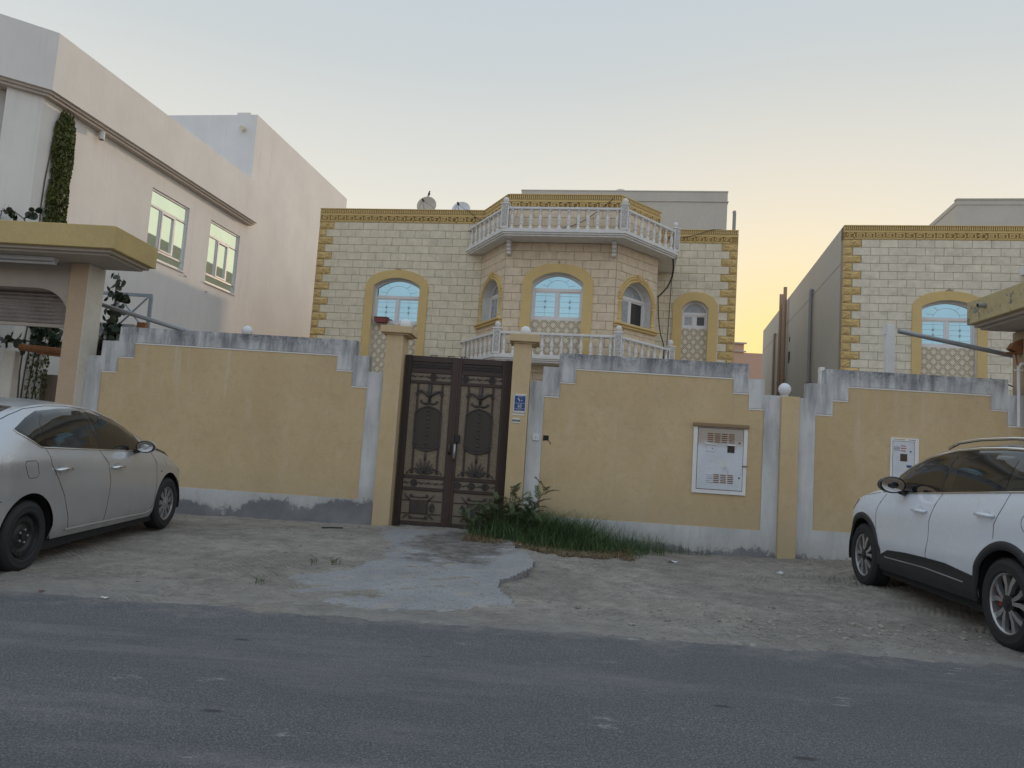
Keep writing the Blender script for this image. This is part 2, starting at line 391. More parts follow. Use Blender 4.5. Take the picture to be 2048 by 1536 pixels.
rd.add([(x, y, 0.0 if y < 6.5 else -.012) for y in rys for x in rxs], [(j*len(rxs)+i, j*len(rxs)+i+1, (j+1)*len(rxs)+i+1, (j+1)*len(rxs)+i) for j in range(len(rys)-1) for i in range(len(rxs)-1)])
tag(rd.build('road', M['asphalt']), kind='structure')

# concrete apron poured before the gate, its right edge broken away
AP = [(-2.30, 6.95), (-2.30, 7.35), (-2.05, 7.75), (-1.85, 8.4), (-2.0, 9.3), (-2.25, 10.2), (-2.5, 11.15), (-.45, 11.2), (-.35, 10.2), (-.28, 9.5), (-.13, 9.2), (-.04, 8.75), (-.06, 8.27),
      (-.20, 7.75), (-.36, 7.45), (-.34, 7.1), (-.14, 6.5), (-.42, 6.22), (-1.2, 6.03), (-1.85, 6.08)]
def in_poly(x, y, P):
    r = False
    for (x0, y0), (x1, y1) in zip(P, P[1:] + P[:1]):
        if (y0 > y) != (y1 > y) and x < (x1 - x0) * (y - y0) / (y1 - y0) + x0: r = not r
    return r
def seg_d(x, y, P):
    b = 9
    for (x0, y0), (x1, y1) in zip(P, P[1:] + P[:1]):
        dx, dy = x1-x0, y1-y0; tt = clamp(((x-x0)*dx + (y-y0)*dy) / (dx*dx + dy*dy)); b = min(b, math.hypot(x - x0 - tt*dx, y - y0 - tt*dy))
    return b
st = .03; cells = set(); cz = {}
def apz(x, y):
    d = seg_d(x, y, AP)
    thick = .050 * sstep(-.75, -.1, x) * sstep(6.4, 7.2, y) + .016
    fade = sstep(0, .35, d) if (x < -.55 or y < 6.6) else 1.0
    return base_h(x, y) + lerp(-.004, thick, fade) + .010 * fb(x, y, 1.7, 2.0, 3) + .003 * fb(x, y, 12, 6.0, 2) + .004
for i in range(int(2.7 / st)):
    for j in range(int(5.4 / st)):
        x, y = -2.6 + i * st, 5.9 + j * st
        jx, jy = x + st/2 + .05 * fb(x, y, 6, 1.2, 3), y + st/2 + .05 * fb(x, y, 6, 8.2, 3)
        if in_poly(jx, jy, AP): cells.add((i, j))
ap = MB(); idx = {}
def vid(i, j, low=0):
    k = (i, j, low)
    if k not in idx:
        x, y = -2.6 + i*st, 5.9 + j*st; idx[k] = len(ap.v); ap.v.append((x + .008*fb(x, y, 30, 1), y + .008*fb(x, y, 30, 5), apz(x, y) - (.12 if low else 0)))
    return idx[k]
for (i, j) in cells:
    ap.f.append((vid(i, j), vid(i+1, j), vid(i+1, j+1), vid(i, j+1))); ap.mi.append(0)
    for di, dj, a, b in ((-1,0,(0,1),(0,0)), (1,0,(1,0),(1,1)), (0,-1,(0,0),(1,0)), (0,1,(1,1),(0,1))):
        if (i+di, j+dj) not in cells:
            p, q = (i+a[0], j+a[1]), (i+b[0], j+b[1])
            ap.f.append((vid(*q), vid(*p), vid(*p, 1), vid(*q, 1))); ap.mi.append(0)
tag(ap.build('concrete_path', M['concrete']), kind='structure')

# gravel and clods lying on the sand
gm = stone('pebble', (.30, .27, .235), .25, .5, (.16, .14, .12), .3, 40)
gr = MB(); ico = bmesh.new(); bmesh.ops.create_icosphere(ico, subdivisions=1, radius=1); iv = [v.co.copy() for v in ico.verts]; ifc = [[v.index for v in f.verts] for f in ico.faces]; ico.free()
def pebble(x, y, r, z=None):
    z = sand_h(x, y) if z is None else z; rot = Matrix.Rotation(rnd.uniform(0, 6.3), 3, 'Z') @ Matrix.Rotation(rnd.uniform(-.5, .5), 3, 'X')
    sx, sy, sz = rnd.uniform(.7, 1.4), rnd.uniform(.6, 1.1), rnd.uniform(.35, .7)
    gr.add([rot @ Vector((v.x*sx*r*rnd.uniform(.75, 1.2), v.y*sy*r*rnd.uniform(.75, 1.2), v.z*sz*r)) + Vector((x, y, z + r*.15)) for v in iv], ifc)
for _ in range(2600):
    u = rnd.random()
    if u < .42: x, y, r = rnd.gauss(2.4, .9), rnd.gauss(6.6, .42), rnd.uniform(.004, .014) * (2.6 if rnd.random() < .09 else 1)
    elif u < .62: x, y, r = rnd.uniform(2.2, 5.2), rnd.uniform(8.6, 11.2), rnd.uniform(.005, .018) * (1.8 if rnd.random() < .06 else 1)
    else: x, y, r = rnd.uniform(-6, 6), rnd.uniform(6.1, 11.2), rnd.uniform(.004, .014) * (1.9 if rnd.random() < .05 else 1)
    if y < 5.95 or (in_poly(x, y, AP) and rnd.random() < .7): continue
    pebble(x, y, r, apz(x, y) if in_poly(x, y, AP) else None)
tag(gr.build('gravel', gm), kind='stuff')

# ------------------------------------------------------------------ boundary walls, gate pillars, globe lamps
def plate(outer, hole, y0, y1, mb=None, mi=0):
    "slab in the x-z plane with one hole, from y0 (front) to y1"
    bm = bmesh.new(); ed = []
    for lp in ([outer, hole] if hole else [outer]):
        vv = [bm.verts.new((p[0], y0, p[1])) for p in lp]
        ed += [bm.edges.new((a, b)) for a, b in zip(vv, vv[1:] + vv[:1])]
    bmesh.ops.triangle_fill(bm, edges=ed, use_beauty=True, normal=(0, -1, 0))
    r = bmesh.ops.extrude_face_region(bm, geom=bm.faces[:] )
    for e in r['geom']:
        if isinstance(e, bmesh.types.BMVert): e.co.y = y1
    bmesh.ops.recalc_face_normals(bm, faces=bm.faces[:])
    bm.verts.index_update(); mb = mb or MB()
    mb.add([v.co for v in bm.verts], [[v.index for v in f.verts] for f in bm.faces], mi); bm.free(); return mb

def wall_white(name, base_lo, base_hi, seed, top=2.9):
    t = NT(name); P = t.xyz(); L = (seed, seed * 1.7, 0)
    a = t.noise(1.6, 6, .65, t.co(loc=L)); streak = t.noise(5.5, 6, .7, t.co((1, 1, .16), loc=L)); f = t.noise(34, 5, .7, t.co(loc=L))
    c = t.mix(t.mr(a, .34, .66), (.52, .515, .50), (.63, .625, .61))
    up = t.mr(P[2], 1.2, top, .0, 1)
    m = t.math('MULTIPLY', t.mr(streak, .42, .64), t.math('ADD', t.math('MULTIPLY', up, .75), .22))
    c = t.mix(t.math('MULTIPLY', m, .85), c, (.155, .155, .165))
    crown = t.math('MULTIPLY', t.mr(P[2], top - .26, top - .02), t.mr(t.noise(3.2, 6, .75, t.co(loc=L)), .40, .58))
    c = t.mix(t.math('MULTIPLY', crown, t.mr(f, .35, .6, .35, .95)), c, (.085, .088, .10))
    # damp render peeling off at the foot
    n1 = t.noise(1.05, 6, .62, t.co((1, 1, .6), loc=L))
    edge = t.math('SUBTRACT', P[2], t.math('ADD', t.mr(n1, .35, .66, base_lo, base_hi), t.math('MULTIPLY', t.math('SUBTRACT', t.noise(13, 8, .8, t.co((1, 1, .8), loc=L)), .5), .42)))
    c = t.mix(t.mr(edge, .0, .30, .45, 0), c, (.36, .34, .30))
    bare = t.mr(edge, -.03, .02, 1, 0)
    c = t.mix(bare, c, t.mix(t.mr(a, .3, .7), (.15, .15, .16), (.27, .262, .262)))
    b = t.bump(f, .25, .006); b = t.bump(bare, -.5, .012, b)
    return t.done(c, .9, 0, b)
def wall_yellow(name, seed):
    t = NT(name); L = (seed, seed, 0); P = t.xyz()
    a = t.noise(.9, 7, .68, t.co((1, 1, .7), loc=L)); streak = t.noise(4.2, 6, .7, t.co((1, 1, .12), loc=L)); f = t.noise(48, 5, .7)
    c = t.mix(t.mr(a, .32, .68), (.50, .365, .195), (.60, .455, .26))
    c = t.mix(t.math('MULTIPLY', t.mr(streak, .57, .74), .34), c, (.58, .51, .40))
    c = t.mix(t.math('MULTIPLY', t.mr(t.noise(7.5, 4, .6, t.co((1, 1, .06), loc=(seed*2, 3, 1))), .60, .72), t.math('MULTIPLY', t.mr(P[2], 1.0, 2.4), .36)), c, (.60, .54, .45))
    c = t.mix(t.mr(t.noise(2.1, 6, .7, t.co(loc=L)), .58, .75, 0, .25), c, (.25, .195, .12))
    c = t.mix(t.mr(t.noise(9, 8, .75, t.co(loc=L)), .50, .66, 0, .28), c, (.38, .285, .165)); c = t.mix(t.mr(t.noise(6, 8, .75, t.co(loc=(seed, 9, 2))), .54, .68, 0, .30), c, (.62, .52, .38)); c = t.mix(t.mr(f, .56, .72, 0, .4), c, (.30, .23, .14)); c = t.mix(t.mr(P[2], .95, .50, 0, .30), c, (.44, .36, .25))
    return t.done(c, .88, 0, t.bump(f, .22, .005, t.bump(t.noise(2.5, 4, .6), .10, .05)))
M['strip'] = simple('white_paint_edge', (.72, .70, .67), .8, var=.1)
M['pillar'] = wall_yellow('yellow_pillar_paint', 4.0)
YW = 11.4
def stepped(xl, xr, tops, zb):
    "xl/xr: outer..inner step positions, tops: heights outer..inner"
    o = [(xl[0], zb)]
    for i, z in enumerate(tops):
        o.append((xl[i], z))
        if i + 1 < len(tops): o.append((xl[i+1], z))
    for i in range(len(tops) - 1, -1, -1):
        o.append((xr[i], tops[i]))
        if i: o.append((xr[i-1], tops[i]) if False else (xr[i], tops[i-1]))
    o.append((xr[0], zb)); return o
def boundary_wall(label, xl, xr, tops, pxl, pxr, ptops, pb, white, yellow, cx):
    t = empty('boundary_wall', (cx, YW, 0), 0, label, 'wall', 'plastered garden walls along the street')
    sh = lambda pl: [(p[0] - cx, p[1]) for p in pl]
    outer = sh(stepped(xl, xr, tops, -.25)); hole = sh(stepped(pxl, pxr, ptops, pb))
    mb = plate(outer, hole, 0, .022); mb = plate(outer, None, .0225, .21, mb)
    mb.build('rendered_wall', white, t)
    pan = [(x + (.004 if 0 else 0), z) for x, z in hole]
    plate(pan, None, .013, .022).build('yellow_panel', yellow, t)
    # the painted edge below every step of the white border
    eb = MB(); q = [(x, z) for x, z in hole]
    for a, b in zip(q, q[1:] + q[:1]):
        if abs(a[1] - b[1]) < 1e-6 and a[1] > 1: 
            x0, x1 = sorted((a[0], b[0])); eb.box(x0 + .001, .004, a[1] - .024, x1 - .001, .0125, a[1] - .0055)
    eb.build('edge_strip', M['strip'], t)
    return t
boundary_wall('yellow panelled garden wall with stepped white border left of the brown gate, behind the silver car',
    [-7.17, -6.91, -6.65], [-2.482, -2.735, -2.95], [2.43, 2.67, 2.90], [-6.88, -6.645, -6.40], [-2.735, -2.977, -3.23], [2.205, 2.438, 2.668], .51,
    wall_white('white_render_left', .16, .50, 3.0), wall_yellow('yellow_panel_left', 1.0), -4.8)
boundary_wall('yellow panelled garden wall holding the large white meter cabinet, between gate and globe pillar',
    [-.272, -.086, .148], [3.440, 3.195, 2.967], [2.445, 2.672, 2.892], [-.05, .174, .40], [3.205, 2.976, 2.742], [2.235, 2.457, 2.672], .455,
    wall_white('white_render_right', .02, .30, 11.0), wall_yellow('yellow_panel_right', 7.0), 1.6)
boundary_wall('yellow panelled garden wall with the narrow meter cabinet, behind the white car',
    [3.706, 3.844, 4.10], [7.23, 6.96, 6.71], [2.43, 2.66, 2.885], [3.952, 4.20, 4.42], [6.94, 6.71, 6.475], [2.212, 2.435, 2.65], .512,
    wall_white('white_render_far', .02, .34, 23.0), wall_yellow('yellow_panel_far', 13.0), 5.4)

def pillar(label, x0, x1, y0, y1, zt, cap=None, white_side=True):
    cx, cy = (x0+x1)/2, y0; t = empty('gate_pillar', (cx, cy, 0), 0, label, 'pillar', 'yellow pillars of the street wall')
    hw, d = (x1-x0)/2, y1-y0
    MB().box(-hw, 0, -.2, hw, d, zt, .006).build('shaft', M['pillar'], t)
    if cap:
        a, b, za, zb = cap
        mb = MB(); mb.box(a-cx, -.075, za, b-cx, d+.06, zb, .006); mb.box(a-cx+.05, -.03, za-.022, b-cx-.05, d+.02, za-.0005)
        mb.build('cap', M['ochre'] if 0 else M['pillar'], t)
    return t
pillar('yellow gate pillar with square cap and globe, left of the brown gate', -2.480, -2.222, 11.30, 11.72, 3.02, (-2.565, -2.09, 3.03, 3.135))
pillar('yellow gate pillar bearing the blue number plate, right of the brown gate', -.548, -.280, 11.30, 11.72, 3.0, (-.615, -.165, 3.008, 3.122))
pillar('low yellow pillar without a cap, between the two right garden walls', 3.442, 3.704, 11.34, 11.61, 2.437)
# white rendered cheek of the left gate pillar towards the gate
ck = MB(); ck.box(-2.2215, 11.302, .10, -2.205, 11.56, 3.0)
M['globe'] = simple('opal_glass_globe', (.70, .71, .73), .28, var=.06, vs=6, bump=0)
M['lampbase'] = simple('lamp_base_white', (.50, .50, .49), .5, var=.1)
def globe(label, x, y, z, r):
    t = empty('globe_lamp', (x, y, z - r * 1.15), 0, label, 'lamp', 'white globe lamps along the street wall')
    MB().sphere((0, 0, r * 1.15), r, 20, 12).build('globe', M['globe'], t, smooth=True)
    MB().lathe([(r*.62, -.005), (r*.62, r*.22), (r*.70, r*.24), (r*.70, r*.34), (r*.5, r*.36)], 16).build('lamp_base', M['lampbase'], t, smooth=40)
globe('white globe lamp on the capped pillar left of the gate, near the red planter', -2.245, 11.52, 3.205, .088)
globe('white globe lamp on the capped pillar above the blue number plate', -.393, 11.45, 3.195, .080)
globe('white globe lamp on the low pillar beside the white car', 3.515, 11.47, 2.553, .092)
globe('small white globe lamp showing above the left garden wall', -4.905, 12.0, 3.03, .088)
lp = MB(); lp.box(-5.03, 11.88, 0, -4.78, 12.12, 2.92); o = lp.build('lamp_pillar', M['pillar']); tag(o, 'low yellow pillar under the globe behind the left wall', 'pillar')

# ------------------------------------------------------------------ the gate
def iron(name, col, v=.3): return simple(name, col, .55, .35, var=v, vs=9, bump=.25, bs=50)
M['gate_brown'] = iron('gate_brown_paint', (.060, .042, .034))
M['gate_red'] = iron('gate_worn_reddish_paint', (.095, .05, .036))
M['gate_orn'] = iron('gate_ornament_iron', (.075, .064, .060), .35)
t = NT('gate_sheet'); a = t.noise(70, 3, .7); b_ = t.noise(4, 5, .6)
M['gate_sheet'] = t.done(t.mix(t.mr(a, .4, .62), (.155, .122, .082), (.27, .215, .145)), .6, .1, t.bump(a, .6, .006))
t = NT('gate_sheet_plain'); a = t.noise(3, 5, .6)
M['gate_sheet2'] = t.done(t.mix(t.mr(a, .3, .7), (.155, .125, .092), (.22, .175, .128)), .6, .1, t.bump(t.noise(40, 4, .6), .2, .004))
GX, GZ, GY = -2.205, .14, 11.55
gate = empty('entrance_gate', (-1.385, GY, GZ), 0, 'brown ornamental metal double gate with lattice medallions between yellow pillars', 'gate')
GH = 2.605
X = lambda mm: mm / 1000 - .822        # millimetres from the left edge -> local x
Z = lambda mm: GH - mm / 1000          # millimetres from the top -> local z
for a, b in ((0, 95), (1545, 1644)):
    fr = MB(); fr.box(X(a), -.02, 0, X(b), .05, GH)
    for k in range(4): fr.box(X(a + 10 + 21*k), -.031, .02, X(a + 20 + 21*k), -.0205, GH - .01)
    fr.build('gate_jamb', M['gate_brown'], gate)
def spiral(cx, cz, r0, turns, a0, sgn=1, n=14):
    return [(cx + sgn * r0*(1 - .75*i/n)*math.cos(a0 + turns*2*math.pi*i/n), cz + r0*(1 - .75*i/n)*math.sin(a0 + turns*2*math.pi*i/n)) for i in range(n+1)]
def lattice(mb, poly, sp, wdt, y0, y1):
    xs_ = [p[0] for p in poly]; zs_ = [p[1] for p in poly]; s0 = min(xs_) + min(zs_); s1 = max(xs_) + max(zs_); d0 = min(xs_) - max(zs_); d1 = max(xs_) - min(zs_)
    q = math.sqrt(2) * sp; h = wdt / math.sqrt(2); k = s0
    while k < s1:
        strip = clip_half(clip_half(poly, 1, 1, k + h), -1, -1, -(k - h))
        if len(strip) > 2: mb.prism(strip, y0, y1)
        k += q
    k = d0
    while k < d1:
        strip = clip_half(clip_half(poly, 1, -1, k + h), -1, 1, -(k - h))
        if len(strip) > 2: mb.prism(strip, y0 + .004, y1 + .004)
        k += q
def leaf(x0, x1, mirror):
    cx = (x0 + x1) / 2; hw = (x1 - x0) / 2
    body = MB(); sx0, sx1 = (95, 115), (0, 0)
    L0, L1 = (98, 818) if not mirror else (826, 1542)
    st = 30
    inner0, inner1 = (x0, x1)
    # stiles and rails
    body.box(X(L0), -.012, .03, X(inner0), .03, GH - .004, .004); body.box(X(inner1), -.012, .03, X(L1), .03, GH - .004, .004)
    for a, b in ((4, 95), (200, 265), (380, 430), (1820, 1875), (2003, 2052), (2512, 2575)):
        body.box(X(inner0) + .0005, -.010, Z(b), X(inner1) - .0005, .028, Z(a), .006)
    leaf_o = body.build('gate_leaf', M['gate_brown'], gate)
    if mirror: leaf_o['label'] = 'right gate leaf with lock box and long pull handle'
    # backing sheets
    MB().box(X(inner0) + .001, .008, Z(1819), X(inner1) - .001, .014, Z(431)).build('main_panel', M['gate_sheet'], leaf_o)
    for a, b, m in ((96, 199, 'gate_brown'), (266, 379, 'gate_sheet2'), (1876, 2002, 'gate_sheet2'), (2053, 2511, 'gate_sheet2')):
        MB().box(X(inner0) + .001, .008, Z(b), X(inner1) - .001, .014, Z(a)).build('panel', M[m], leaf_o)
    c = X(cx)
    # wavy strips in the top panel
    wv = MB()
    for zz in (128, 166):
        for ph in (0, 1):
            wv.tube([(X(inner0 + 8) + (2*hw - 16)/1000 * i/60, -.001 - .003*ph, Z(zz) + .013*math.sin(i/60*2*math.pi*8 + ph*math.pi*.8)) for i in range(61)], .0065, 5)
    wv.build('wave_ornament', M['gate_orn'], leaf_o)
    # rosette bands
    for z0, spots in ((322, (.56,) if not mirror else (.10, .76)), (1939, (.27,) if not mirror else (.08, .42, .76))):
        ch = MB(); n = 26
        for i in range(n):
            xx = X(inner0 + 14) + (2*hw - 28)/1000 * i/(n-1)
            ch.sphere((xx, .002, Z(z0) + .010*math.sin(i*2.1)), .011 + .004*math.sin(i*1.3), 6, 4, sc=(1.3, .8, .8))
        ch.build('chain_ornament', M['gate_orn'], leaf_o, smooth=True)
        for f in spots:
            ro = MB(); xx = X(inner0) + 2*hw/1000*f
            for rr, tt in ((.048, .0075), (.026, .0065)):
                ro.tube([(xx + rr*math.cos(k*math.pi/9), -.002, Z(z0) + rr*math.sin(k*math.pi/9)) for k in range(19)], tt, 5, caps=False)
            for k in range(8): ro.sphere((xx + .036*math.cos(k*math.pi/4), 0, Z(z0) + .036*math.sin(k*math.pi/4)), .009, 6, 4)
            ro.sphere((xx, 0, Z(z0)), .013, 8, 5); ro.build('rosette', M['gate_orn'], leaf_o, smooth=True)
    # long bars and anchor scrolls
    br = MB()
    for s_ in (-1, 1): br.box(c + s_*.187 - .015, -.006, Z(1800), c + s_*.187 + .015, .0075, Z(432))
    br.build('upright_bar', M['gate_brown'], leaf_o)
    sc = MB(); Y0 = -.012
    T = lambda pts, r=.0075: sc.tube([(p[0], Y0, p[1]) for p in pts], r, 5)
    T([(c, Z(440)), (c, Z(700))], [.034, .020])
    for s_ in (-1, 1):
        T([(c, Z(620)), (c + s_*.05, Z(585)), (c + s_*.10, Z(553)), (c + s_*.15, Z(535)), (c + s_*.195, Z(535))], [.028, .024, .018, .012, .009])
        T([(c + s_*x_, z_) for x_, z_ in [(.195 + (q[0]), Z(578) + q[1]) for q in spiral(0, 0, .043, .85, math.pi/2, -1 if 0 else 1)]], .009)
        T([(c + s_*(.01), Z(716)), (c + s_*.05, Z(735)), (c + s_*.10, Z(722)), (c + s_*.135, Z(700))], [.018, .017, .014, .010])
        T([(c + s_*q[0], Z(705) + q[1]) for q in spiral(.118, 0, .022, .9, 0)], .007)
        for k in range(4): sc.sphere((c + s_*(.05 + .035*k), Y0 - .004, Z(572 - 9*k)), .013, 6, 4, sc=(1, .6, 1))
    sc.build('anchor_scroll', M['gate_orn'], leaf_o, smooth=True)
    # lattice medallion
    md = MB(); top = [(c + .200*math.cos(math.pi*k/12), Z(890) + .105*math.sin(math.pi*k/12)) for k in range(13)]
    bot = [(c - .200*math.cos(math.pi*k/12), Z(1365) - .075*math.sin(math.pi*k/12)) for k in range(13)]
    poly = top + bot
    lattice(md, poly, .030, .009, -.014, -.006)
    md.build('lattice_medallion', M['gate_orn'], leaf_o)
    mo = MB(); mo.tube([(p[0], -.012, p[1]) for p in poly + poly[:1]], .0095, 5, caps=False)
    for s_ in (-1, 1):
        mo.tube([(c + s_*q[0], -.014, Z(1345) + q[1]) for q in spiral(.178, 0, .034, 1.1, math.pi)], .008, 5)
        mo.tube([(c + s_*.20, -.014, Z(1360)), (c + s_*.13, -.014, Z(1405)), (c + s_*.07, -.014, Z(1440)), (c, -.014, Z(1452))], .010, 5)
        mo.tube([(c + s_*.2, -.014, Z(890)), (c + s_*.17, -.014, Z(850)), (c + s_*.10, -.014, Z(800)), (c, -.014, Z(768))], .010, 5)
    for k in range(9): mo.sphere((c, -.016, Z(840 + 62*k)), .020 - .006*(k % 2), 7, 5, sc=(1.2, .5, 1))
    for k in range(7): mo.sphere((c - .09 + .03*k, -.016, Z(1415 - 6*abs(k-3))), .012, 6, 4, sc=(1, .5, 1))
    mo.build('medallion_border', M['gate_orn'], leaf_o, smooth=True)
    # palmette
    pm = MB(); b0 = (c, Z(1800))
    for k in range(9):
        a = math.pi * (.10 + .80*k/8); r_ = .135 + .10*math.sin(a)**2
        for rr in (1, .62):
            pts = [(b0[0] + r_*rr*f*math.cos(a) + .02*math.sin(f*3)*math.cos(a), -.012, b0[1] + r_*rr*f*math.sin(a)) for f in (.12, .4, .7, 1)]
            pm.tube(pts, [.009, .013, .012, .005], 5)
    pm.tube([(c, -.012, Z(1590)), (c, -.012, Z(1455))], [.016, .009], 6)
    for s_ in (-1, 1):
        pm.tube([(c + s_*.05, -.012, Z(1790)), (c + s_*.11, -.012, Z(1735)), (c + s_*.17, -.012, Z(1722)), (c + s_*.22, -.012, Z(1752))], .0085, 5)
        pm.tube([(c + s_*q[0], -.012, Z(1768) + q[1]) for q in spiral(.195, 0, .032, 1.1, .4)], .0085, 5)
        pm.tube([(c + s_*.235, -.012, Z(1760)), (c + s_*.27, -.012, Z(1805))], .007, 5)
    pm.build('palmette', M['gate_orn'], leaf_o, smooth=True)
    # lower panel
    lo = MB(); f = -1 if mirror else 1; lc = c - f*.045
    lattice(lo, [(lc - .125, Z(2385)), (lc + .125, Z(2385)), (lc + .125, Z(2215)), (lc - .125, Z(2215))], .032, .010, -.012, -.005)
    lo.build('lower_lattice', M['gate_orn'], leaf_o)
    lb = MB(); lb.box(lc - .14, -.004, Z(2405), lc - .125, .0078, Z(2195)); lb.box(lc + .125, -.004, Z(2405), lc + .14, .0078, Z(2195))
    for zz in (2195, 2390): lb.box(X(inner0) + .012, -.002, Z(zz + 14), X(inner1) - .012, .0076, Z(zz))
    lb.build('lower_bar', M['gate_brown'], leaf_o)
    ls = MB()
    for zz, sg in ((2130, 1), (2450, -1)):
        ls.tube([(lc - .11 + .22*i/8, -.012, Z(zz + 14) - sg*.006*math.sin(math.pi*i/8)) for i in range(9)], .0085, 5)
        for s_ in (-1, 1):
            ls.tube([(lc + s_*q[0], -.012, Z(zz) + q[1]) for q in spiral(.115, 0, .026, 1.0, -1.2)], .008, 5)
            ls.tube([(lc + s_*.14, -.012, Z(2195 if sg > 0 else 2400)), (lc + s_*.19, -.012, Z(zz + 20*sg)), (lc + s_*.23, -.012, Z(zz - 25*sg))], [.012, .010, .006], 5)
    for k in range(7):
        a = math.pi * (.5 + (.15 + .7*k/6)) if f > 0 else math.pi * (-.5 + (.15 + .7*k/6))
        ls.tube([(lc + f*.24, -.012, Z(2300)), (lc + f*.24 + .085*math.cos(a)*.6, -.012, Z(2300) + .085*math.sin(a)*.7), (lc + f*.24 + .085*math.cos(a), -.012, Z(2300) + .085*math.sin(a))], [.007, .011, .005], 5)
    ls.build('lower_scroll', M['gate_orn'], leaf_o, smooth=True)
    return leaf_o
l1 = leaf(102, 722, False); l2 = leaf(882, 1500, True)
hb = MB(); hb.tube([(X(775), -.02, Z(1315)), (X(775), -.07, Z(1330)), (X(775), -.075, Z(1450)), (X(775), -.02, Z(1475))], [.014, .016, .020, .014], 7); hb.build('handle', M['gate_orn'], l1, smooth=True)
hb = MB(); hb.tube([(X(855), -.02, Z(1320)), (X(858), -.075, Z(1340)), (X(858), -.080, Z(1530)), (X(858), -.02, Z(1560))], [.02, .022, .020, .014], 7); hb.build('handle', M['galv'], l2, smooth=True)
MB().box(X(842), -.05, Z(1300), X(920), -.0125, Z(1180), .006).build('lock_box', M['black_rubber'], l2)
MB().box(X(812), -.024, .03, X(832), -.0125, GH - .012, .003).build('cover_strip', M['gate_red'], l2)
fin = MB()
for xx in (430, 700, 900): 
    fin.tube([(X(xx - 55), .01, GH), (X(xx - 25), .01, GH + .014), (X(xx), .01, GH + .008), (X(xx + 25), .01, GH + .02), (X(xx + 50), .01, GH + .002)], .007, 5)
fin.build('top_scroll', M['gate_orn'], gate, smooth=True)
sl = MB(); sl.box(-2.21, 11.46, .02, -.56, 11.75, .135, .012); o = sl.build('gate_sill', M['concrete']); tag(o, 'grey concrete sill under the brown gate', 'sill')

# ------------------------------------------------------------------ plates, boxes and meter cabinets on the wall
def text_mesh(s, size, name, mat, parent, x, y, z, align='CENTER'):
    cu = bpy.data.curves.new('text', 'FONT'); cu.body = s; cu.size = size; cu.align_x = align; cu.align_y = 'CENTER'; cu.extrude = .0008
    o = bpy.data.objects.new('tmp', cu); COL.objects.link(o); dg = bpy.context.evaluated_depsgraph_get(); me = bpy.data.meshes.new_from_object(o.evaluated_get(dg))
    bpy.data.objects.remove(o); me.materials.clear(); me.materials.append(mat); me.name = name
    return inst(me, name, parent, (x, y, z), (R(90), 0, 0))
M['sign_white'] = simple('enamel_white', (.62, .62, .60), .35, var=.1, vs=20, bump=0)
M['sign_blue'] = simple('enamel_blue', (.018, .062, .21), .35, var=.08, bump=0)
M['ink'] = simple('black_print', (.03, .03, .035), .5, bump=0); M['ink_red'] = simple('red_print', (.4, .06, .04), .5, bump=0)
sg = empty('number_plate', (-.405, 11.295, 1.945), 0, 'blue and white house number plate reading 60 on the gate pillar', 'sign')
MB().box(-.093, -.006, 0, .093, .004, .28, .002).build('plate', M['sign_white'], sg)
bl = MB(); bl.box(-.080, -.0085, .145, .080, -.0062, .252); bl.box(-.080, -.0085, .065, .080, -.0062, .140); bl.box(-.080, -.0085, .030, .080, -.0062, .060); bl.build('blue_field', M['sign_blue'], sg)
text_mesh('60', .062, 'numeral', M['sign_white'], sg, 0, -.0093, .096)
ar = MB(); ar.prism([(-.034, .212), (-.022, .218), (-.014, .204), (.006, .172), (-.003, .168), (-.022, .196), (-.030, .200)], -.0105, -.0088); ar.prism([(.018, .186), (.028, .194), (.037, .185), (.027, .176)], -.0105, -.0088)
ar.build('arabic_numeral', M['sign_white'], sg)
sm = MB()
for k, (a, b) in enumerate(((-.034, -.026), (-.020, -.004), (.004, .012), (.018, .032))): sm.box(a, -.0105, .233, b, -.0088, .239)
for a in range(7): sm.box(-.034 + a*.010, -.0105, .128, -.027 + a*.010, -.0088, .1325)
for a in range(9): sm.box(-.045 + a*.010, -.0105, .043, -.038 + a*.010, -.0088, .0475)
sm.build('small_lettering', M['sign_white'], sg)
sw = MB()
for a in (-.078, .078):
    for b in (.014, .266): sw.lathe([(.0055, 0), (.004, .003)], 8, Matrix.Translation((a, -.006, b)) @ Matrix.Rotation(R(90), 4, 'X'))
sw.build('screw', M['ink'], sg)
st_ = MB(); st_.box(-.11, 0, -.012, .07, .004, .012); o = st_.build('paper_sticker', M['sign_white'], None, (-.40, 11.294, 1.918)); tag(o, 'torn white paper sticker just under the blue number plate', 'sticker')
st = empty('name_plate', (-.442, 11.295, 1.79), 0, 'small white and black name plate below the blue number plate', 'sign')
MB().box(-.054, -.004, 0, .054, .004, .075, .001).build('plate', M['sign_white'], st)
MB().box(-.053, -.0058, .024, .053, -.0042, .050).build('black_band', M['ink'], st)
for k in range(6): pass
mk = MB()
for a in range(6): mk.box(-.034 + a*.012, -.0072, .034, -.026 + a*.012, -.0060, .040)
mk.build('band_lettering', M['sign_white'], st)
ic = empty('intercom', (-.138, YW, 1.552), 0, 'white square door intercom on the white wall border', 'intercom')
MB().box(-.05, -.022, 0, .05, -.0005, .095, .005).build('housing', M['sign_white'], ic)
MB().lathe([(.009, 0), (.009, .003), (.006, .005)], 10, Matrix.Translation((0, -.022, .042)) @ Matrix.Rotation(R(90), 4, 'X')).build('button', M['galv'], ic)
ho = empty('cable_hole', (.012, YW, 1.565), 0, 'black square cable hole in the yellow panel beside the intercom', 'hole')
MB().box(-.042, .0105, 0, .042, .0126, .075).build('opening', M['dark'], ho)
